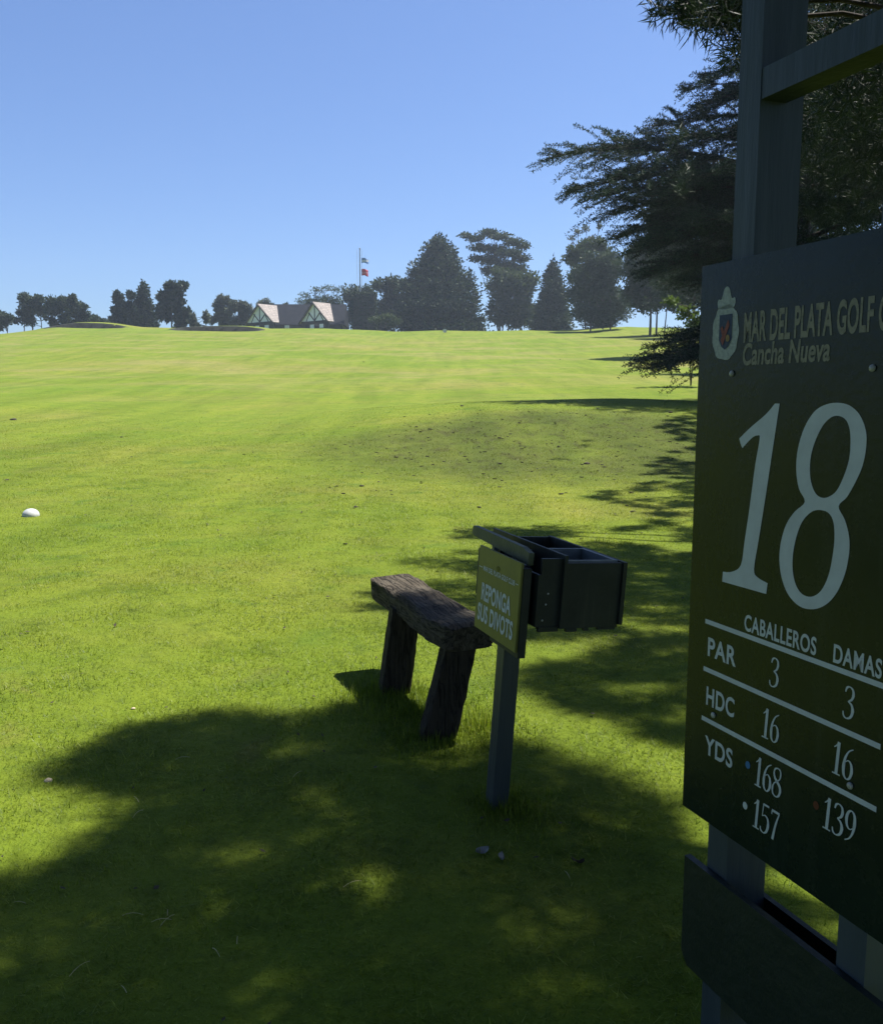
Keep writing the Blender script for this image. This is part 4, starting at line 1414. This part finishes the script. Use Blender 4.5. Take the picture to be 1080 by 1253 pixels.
far_tree('old_cypress', 'tall open layered cypress with spreading flat boughs and bare lower trunk', M_DARKLEAF, 196, [(570, 288, 8, 2.5), (582, 292, 10, 3), (598, 284, 13, 3), (612, 290, 13, 3.5), (628, 297, 14, 3.5), (640, 301, 9, 3), (588, 302, 13, 3.5), (606, 305, 15, 5), (624, 311, 16, 4.5), (638, 316, 10, 4), (602, 318, 14, 5), (584, 316, 10, 3.5), (618, 326, 15, 6), (634, 330, 11, 6), (598, 332, 10, 4)],
         [(612, 604, 288, 3), (612, 582, 294, 1.6), (613, 632, 300, 1.8), (612, 572, 290, 1.1)], 6200, .42, seed=18, sprig=.05, shell=.7)
far_tree('broad_tree', 'dark bushy tree directly beneath the open layered cypress', M_MIDLEAF, 188, dome(590, 660, 322, 368, 24, 22) + dome(592, 658, 352, 406, 24, 23), [(622, 622, 340, 2.2)], 10000, .45, seed=19, sprig=.03)
far_tree('small_conifer', 'small dark pointed conifer right of the bushy tree under the cypress', M_CYPRESS, 178, cone_clumps(650, 702, 320, 408, 11, 24, .6, .8), [(676, 676, 328, 2.2)], 9500, .42, seed=20, sprig=.12)
far_tree('leafy_tree', 'pale sunlit leafy tree whose top shows left of the cedar boughs', M_MIDLEAF, 150, dome(684, 750, 286, 350, 34, 25, .16, .28) + dome(690, 760, 325, 385, 22, 26, .18, .3), [(716, 712, 300, 2.2), (728, 738, 300, 1.8), (716, 700, 296, 1)], 9000, .36, seed=21, sprig=.06)
far_tree('leafy_tree', 'bare twigged young tree top poking above the pale leafy tree', M_GREYLEAF, 152, [(706, 284, 5, 4), (700, 291, 5, 3), (716, 280, 5, 4), (724, 292, 6, 4), (733, 277, 3, 5)], [(716, 703, 282, .9), (716, 718, 276, .9), (718, 734, 268, .8)], 520, .34, lacy=True, seed=22, shell=.9)
far_tree('shade_tree', 'dark leafy tree with a low canopy right of the small pointed conifer', M_DARKLEAF, 140, dome(700, 770, 305, 366, 28, 27) + dome(695, 770, 345, 398, 20, 28, .16, .3), [(722, 722, 330, 2), (746, 746, 330, 2)], 9500, .36, seed=23)
far_tree('shade_tree', 'dark spreading tree with two trunks against the bright sky gap', M_DARKLEAF, 120, dome(752, 850, 290, 362, 34, 29) + dome(738, 860, 340, 383, 30, 30, .14, .24), [(795, 795, 330, 3.4), (802, 805, 330, 2.6)], 10500, .32, seed=24)
far_tree('shade_tree', 'slender leaning tree at the right end of the bright sky gap', M_DARKLEAF, 112, dome(800, 900, 300, 378, 44, 31) + [(822, 376, 8, 5), (836, 380, 8, 8), (800, 372, 10, 8)], [(813, 818, 340, 1.8), (848, 850, 330, 2.6), (880, 880, 330, 3)], 10500, .30, seed=25)
far_tree('broad_tree', 'dense tree mass behind the cedar, seen between the two posts of the board', M_MIDLEAF, 62, dome(880, 1240, 60, 380, 60, 32, .14, .24, .9), [(1010, 1010, 120, 7), (1130, 1130, 150, 7)], 26000, .24, seed=26)
far_tree('broad_tree', 'dense tree behind the cedar whose crown the board hides', M_DARKLEAF, 80, dome(770, 960, 190, 385, 50, 33, .16, .28, .9), [(850, 850, 240, 4), (930, 930, 240, 4)], 22000, .26, seed=27)
far_tree('young_shrub', 'bright green leafy sapling lit by sun beside the cedar low boughs', M_FRESH, 46, [(822, 368, 10, 4), (838, 382, 11, 9), (850, 395, 12, 12), (866, 398, 14, 16)], [(850, 838, 376, 1.6), (850, 852, 372, 1.6)], 800, .15, seed=28, cat='shrub', shell=.8)

for (x0, x1, yt, d, sd, lb) in ((436, 500, 372, 200, 71, 'dark undergrowth between the square hedge and the conical conifer'), (574, 596, 386, 199, 72, 'low dark bush at the right foot of the big conical conifer'),
                            (640, 700, 362, 196, 73, 'dark bush behind the small pointed conifer'), (690, 778, 352, 160, 74, 'wide dark bush under the pale leafy tree'), (846, 900, 340, 100, 75, 'dark bush beside the hole board edge, behind the cedar')):
    far_tree('bush', lb, M_DARKLEAF, d, dome(x0, x1, yt, 410, 16, sd, .2, .34), [((x0 + x1) / 2, (x0 + x1) / 2, yt + 8, 1.2)], int(60 * (x1 - x0)), .40 * d / 190, seed=sd, cat='bush')

# ------------------------------------------------------------------ clubhouse
def P3(px, py, d):
    return at(px, py, d)


club = empty('clubhouse', tuple(P3(350, 398, 180)))
tag(club, 'clubhouse with two white half timbered gables and shingle roofs on the ridge', 'building')


def wpart(o):
    o.parent = club
    o.matrix_parent_inverse = Matrix.Translation(-Vector(club.location))
    return o


def cross_gable(c, w, h, L, az_, eave=.25, Le=1.0):
    """c: middle of the gable foot; az_: direction of the ridge away from the viewer"""
    e1 = np.array([math.sin(az_), math.cos(az_), 0])
    e2 = np.array([math.cos(az_), -math.sin(az_), 0])
    Z = np.array([0, 0, 1.0])
    pt = lambda a, b, t: tuple(c + e2 * a + e1 * t + Z * b)
    hw = w / 2
    wall = wpart(prism('gable_wall', M_GABLE, None, [(-hw, 0), (hw, 0), (0, h)], 0, .25, 0, fn=pt))

    wpart(prism('lower_wall', M_TIMBER, None, [(-hw, -4.5), (hw, -4.5), (hw, -.004), (-hw, -.004)], 0, .25, 0, fn=pt))

    def strip(p, q, th, nm, mat, t0, t1):
        p, q = np.array(p), np.array(q)
        d = (q - p) / np.linalg.norm(q - p)
        n_ = np.array([-d[1], d[0]]) * th / 2
        o = prism(nm, mat, None, [tuple(p - n_), tuple(q - n_), tuple(q + n_), tuple(p + n_)], t0, t1, 0, fn=pt)
        return wpart(o)
    k = 0.0
    for p, q, th in (((0, -.1), (0, h - .3), .22), ((-hw * .62, .12), (-hw * .34, h * .50), .16), ((hw * .62, .12), (hw * .34, h * .50), .16), ((0, .15), (-hw * .42, h * .50), .20), ((0, .15), (hw * .42, h * .50), .20),
                     ((-hw * .30, .12), (-hw * .0, .75), .01), ((-hw * .95, 0), (hw * .95, 0), .3)):
        if th < .05: continue
        k += .006
        strip(p, q, th, 'gable_timber', M_TIMBER, -.05 - k, -.005)
    # two roof slopes with overhang; barge boards on the verge
    for sg in (-1, 1):
        lo = (sg * (hw + eave), -eave * h / hw)
        hi = (0, h)
        d = np.array([hi[0] - lo[0], hi[1] - lo[1]])
        nn = np.array([-d[1], d[0]]) / np.linalg.norm(d)
        if nn[1] < 0: nn = -nn
        a = [np.array(lo) + nn * .02, np.array(hi) + nn * .02 * 0 + np.array([0, .03]), np.array(hi) + np.array([0, .22]), np.array(lo) + nn * .16]
        bmr = bmesh.new()
        A_ = [bmr.verts.new(pt(v[0], v[1], -.45)) for v in a]
        B_ = [bmr.verts.new(pt(v[0], v[1], L if i_ in (1, 2) else Le)) for i_, v in enumerate(a)]
        bmr.faces.new(A_)
        bmr.faces.new(B_[::-1])
        for i_ in range(4): bmr.faces.new((A_[i_], B_[i_], B_[(i_ + 1) % 4], A_[(i_ + 1) % 4]))
        wpart(bm_obj('gable_roof', bmr, M_ROOF))
        b = [np.array(lo) - nn * .12, np.array(hi) - np.array([0, .16]), np.array(hi) + np.array([0, .12]), np.array(lo) + nn * .10]
        wpart(prism('barge_board', M_TIMBER, None, [tuple(v) for v in b], -.57, -.455, 0, fn=pt))
    f = prism('window', M_TIMBER, None, [(-hw * .7, -1.35), (hw * .7, -1.35), (hw * .7, -.45), (-hw * .7, -.45)], -.06, -.004, 0, fn=pt)
    wpart(f)
    for q in range(4):
        a0 = -hw * .66 + q * hw * .34
        g = prism('window_pane', M_GABLE if q % 2 else M_GLASS, None, [(a0, -1.28), (a0 + hw * .28, -1.28), (a0 + hw * .28, -.52), (a0, -.52)], -.085, -.063, 0, fn=pt)
        g.parent = f
        g.matrix_parent_inverse = Matrix.Identity(4)
        g.matrix_parent_inverse = (f.matrix_parent_inverse @ Matrix.Identity(4)).inverted() if False else Matrix.Identity(4)
    return wall


cross_gable(P3(318, 395, 178), 8.6, 3.5, 4.4, R(40))
cross_gable(P3(385, 393.5, 176), 8.0, 3.6, 4.2, R(40))
# long main roof behind the gables
mr = P3(352, 397, 185)
q = lambda a, b, t: tuple(mr + np.array([a, t * 1.0, b]))
zt = P3(352, 371.5, 190)[2] - mr[2]
wpart(prism('main_roof', M_SLATE, None, [(-4.2, .0), (4.4, zt), (13.0, .0), (13.0, -.2), (-4.2, -.2)], 0, 0, 0, fn=lambda a, b, t: tuple(mr)) if False else
      prism('main_roof', M_SLATE, None, [(-6.0, 0), (0, zt), (6.0, 0)], -5.5, 11.5, 0, fn=lambda a, b, t: tuple(mr + np.array([t, a + 6, b]))))
wpart(prism('main_wall', M_TIMBER, None, [(-5.6, -4.5), (5.6, -4.5), (5.6, -.01), (-5.6, -.01)], -5.2, 11.2, 0, fn=lambda a, b, t: tuple(mr + np.array([t, a + 6, b]))))

# ------------------------------------------------------------------ ivy tower, flagpole, flags
def leafy_block(name, label, mat, x0, x1, y0, y1, d, depth, n, leaf, cat, seed):
    rg = np.random.default_rng(seed)
    a, b = at(x0, y1, d), at(x1, y0, d)
    zg = gz((a[0] + b[0]) / 2, d) - .2
    root = empty(name, ((a[0] + b[0]) / 2, d + depth / 2, zg))
    tag(root, label, cat)
    core = box('core', M_TIMBER, root, (a[0] - b[0]) / 2 + .25, (b[0] - a[0]) / 2 - .25, -depth / 2 + .25, depth / 2 - .25, 0, b[2] - zg - .3, .1)
    hx, hy, hz = (b[0] - a[0]) / 2, depth / 2, b[2] - zg
    u = rg.uniform(-1, 1, (n, 3))
    f = rg.integers(0, 5, n)
    P = u * np.array([hx, hy, hz / 2]) + np.array([0, 0, hz / 2])
    P[f == 0, 0] = hx; P[f == 1, 0] = -hx; P[f == 2, 1] = -hy; P[f == 3, 1] = hy; P[f == 4, 2] = hz
    P += rg.normal(0, .10, P.shape)
    V, Fq = leaf_quads(P, unit(rg.normal(size=(n, 3))), leaf * rg.uniform(.6, 1.3, n), leaf * .6, rg)
    mesh_np('foliage', V, Fq, mat, root)
    return root


leafy_block('clipped_hedge', 'tall square topped clipped dark hedge below the flagpole', M_HEDGE, 431, 459, 358, 402, 182, 3.5, 6500, .34, 'hedge', 3)
far_tree('shrub', 'light green spreading shrub between the square hedge and the conical conifer', M_MIDLEAF, 176, [(462, 391, 10, 3), (474, 388, 8, 3), (482, 393, 8, 4)], [(470, 470, 390, 1)], 900, .32, seed=31, cat='shrub')
fp = at(441, 390, 188)
pz = gz(fp[0], 188)
pole = empty('flagpole', (fp[0], 188, pz))
tag(pole, 'slim grey flagpole rising above the trees right of the clubhouse gables', 'flagpole')
top = at(441, 304.5, 188)[2] - pz
acc = Acc()
acc.tube([(0, 0, -.2), (0, 0, top * .5), (0, 0, top)], [.17, .14, .10], 10)
acc.build('mast', M_POLE, pole)
bm = bmesh.new()
bmesh.ops.create_uvsphere(bm, u_segments=12, v_segments=8, radius=.16)
for v in bm.verts: v.co.z += top + .1
bm_obj('finial', bm, M_POLE, pole, True)
for dx in (-.62, .42):
    acc = Acc()
    acc.tube([(dx * .4, 0, top * .35), (dx, 0, top * .72), (dx * .9, 0, top - .1)], [.028, .028, .028], 5)
    acc.build('halyard', M_MARKER, pole)


def flag(px0, px1, py0, py1, bands, label):
    """bands: list of (share, material colour)"""
    p0, p1 = at(px0, py0, 188), at(px1, py1, 188)
    m, nt, out = new_mat('flag_cloth')
    tc = N(nt, 'ShaderNodeTexCoord')
    sp_ = N(nt, 'ShaderNodeSeparateXYZ')
    nt.links.new(tc.outputs['Generated'], sp_.inputs[0])
    rp = ramp(nt, sp_.outputs['Z'], bands)
    [n_ for n_ in nt.nodes if n_.type == 'VALTORGB'][0].color_ramp.interpolation = 'CONSTANT'
    p = N(nt, 'ShaderNodeBsdfPrincipled')
    nt.links.new(rp, p.inputs['Base Color'])
    p.inputs['Roughness'].default_value = .8
    nt.links.new(p.outputs[0], out.inputs['Surface'])
    nxs, nzs = 16, 8
    V = []
    for i in range(nxs + 1):
        for j in range(nzs + 1):
            u, w = i / nxs, j / nzs
            V.append((p0[0] + .13 + (p1[0] - p0[0]) * u, 188 + .22 * math.sin(u * 7 + w) * u, p1[2] + (p0[2] - p1[2]) * w + .25 * u * math.sin(u * 4 + 1)))
    Fq = [(i * (nzs + 1) + j, (i + 1) * (nzs + 1) + j, (i + 1) * (nzs + 1) + j + 1, i * (nzs + 1) + j + 1) for i in range(nxs) for j in range(nzs)]
    o = mesh_np('flag', np.array(V), np.array(Fq), m, smooth_shade=True)
    md = o.modifiers.new('cloth thickness', 'SOLIDIFY')
    md.thickness = .02
    tag(o, label, 'flag')


flag(441.3, 450, 315.5, 321.5, [(0, (.12, .22, .42)), (.34, (.55, .58, .60)), (.67, (.12, .22, .42))], 'upper light blue and white striped flag on the flagpole')
flag(441.3, 449.5, 329, 337, [(0, (.45, .03, .03)), (.4, (.50, .16, .16)), (.6, (.45, .03, .03))], 'lower red flag on the flagpole')


def cart_marker(px, py, d, w, h, label, cat, name):
    """a small white board on two feet"""
    p = at(px, py, d)
    z = gz(p[0], d)
    r_ = empty(name, (p[0], d, z))
    tag(r_, label, cat)
    bm = bmesh.new()
    add_box(bm, -w / 2, w / 2, -.05, .05, .12, h)
    bm_obj('board', bm, M_MARKER, r_, bevel=.02)
    for sx in (-1, 1): box('foot', M_POLE, r_, sx * w * .3 - .03, sx * w * .3 + .03, -.03, .03, -.15, .118, .004)


cart_marker(544, 402, 141, .55, .62, 'small white board standing before the big conical conifer', 'marker board', 'marker_board')
cart_marker(351, 397, 149, .75, .60, 'low white board on the crest below the gap between gables', 'marker board', 'marker_board')

# ------------------------------------------------------------------ light
w = bpy.data.worlds.new('World')
SC.world = w
w.use_nodes = True
nt = w.node_tree
bg = nt.nodes['Background']
sky = nt.nodes.new('ShaderNodeTexSky')
sky.sky_type = 'NISHITA'
sky.sun_disc = False
sky.sun_elevation = SUN_EL
sky.sun_rotation = SUN_AZ
sky.air_density = 1.0
sky.dust_density = .9
sky.ozone_density = 2.5
tint_ = mix(nt, 1.0, sky.outputs[0], (.77, .91, 1.17), 'MULTIPLY')
nt.links.new(tint_, bg.inputs['Color'])
bg.inputs['Strength'].default_value = .06
ld = bpy.data.lights.new('sun', 'SUN')
ld.energy = 5.0
ld.angle = R(.53)
ld.color = (1.0, .95, .86)
lo = bpy.data.objects.new('sun', ld)
COL.objects.link(lo)
lo.rotation_euler = Vector(SUN).to_track_quat('Z', 'Y').to_euler()
lo.location = (30, 20, 60)

# ------------------------------------------------------------------ the air
bm = bmesh.new()
add_box(bm, -320, 320, -60, 330, -40, 50)
m, nt, out = new_mat('air')
pv = N(nt, 'ShaderNodeVolumePrincipled')
pv.inputs['Color'].default_value = (.72, .84, 1.0, 1)
pv.inputs['Density'].default_value = HAZE
pv.inputs['Anisotropy'].default_value = .3
nt.links.new(pv.outputs[0], out.inputs['Volume'])
if HAZE:
    tag(bm_obj('haze', bm, m), kind='stuff')

# ------------------------------------------------------------------ camera
cd = bpy.data.cameras.new('camera')
cd.sensor_fit = 'HORIZONTAL'
cd.sensor_width = 36
cd.lens = 36 * FPX / 1080
cd.clip_end = 5000
cd.clip_start = .02
co = bpy.data.objects.new('camera', cd)
COL.objects.link(co)
co.location = (0, 0, CAM_H)
co.rotation_euler = (R(90) - PITCH, 0, 0)
SC.camera = co
vs = SC.view_settings
vs.view_transform = 'Standard'
vs.look = 'None'
vs.exposure = 1.22
vs.gamma = 1
SC.cycles.max_bounces = 8
SC.cycles.use_denoising = True
SC.cycles.sample_clamp_indirect = 4.0
SC.cycles.use_adaptive_sampling = False
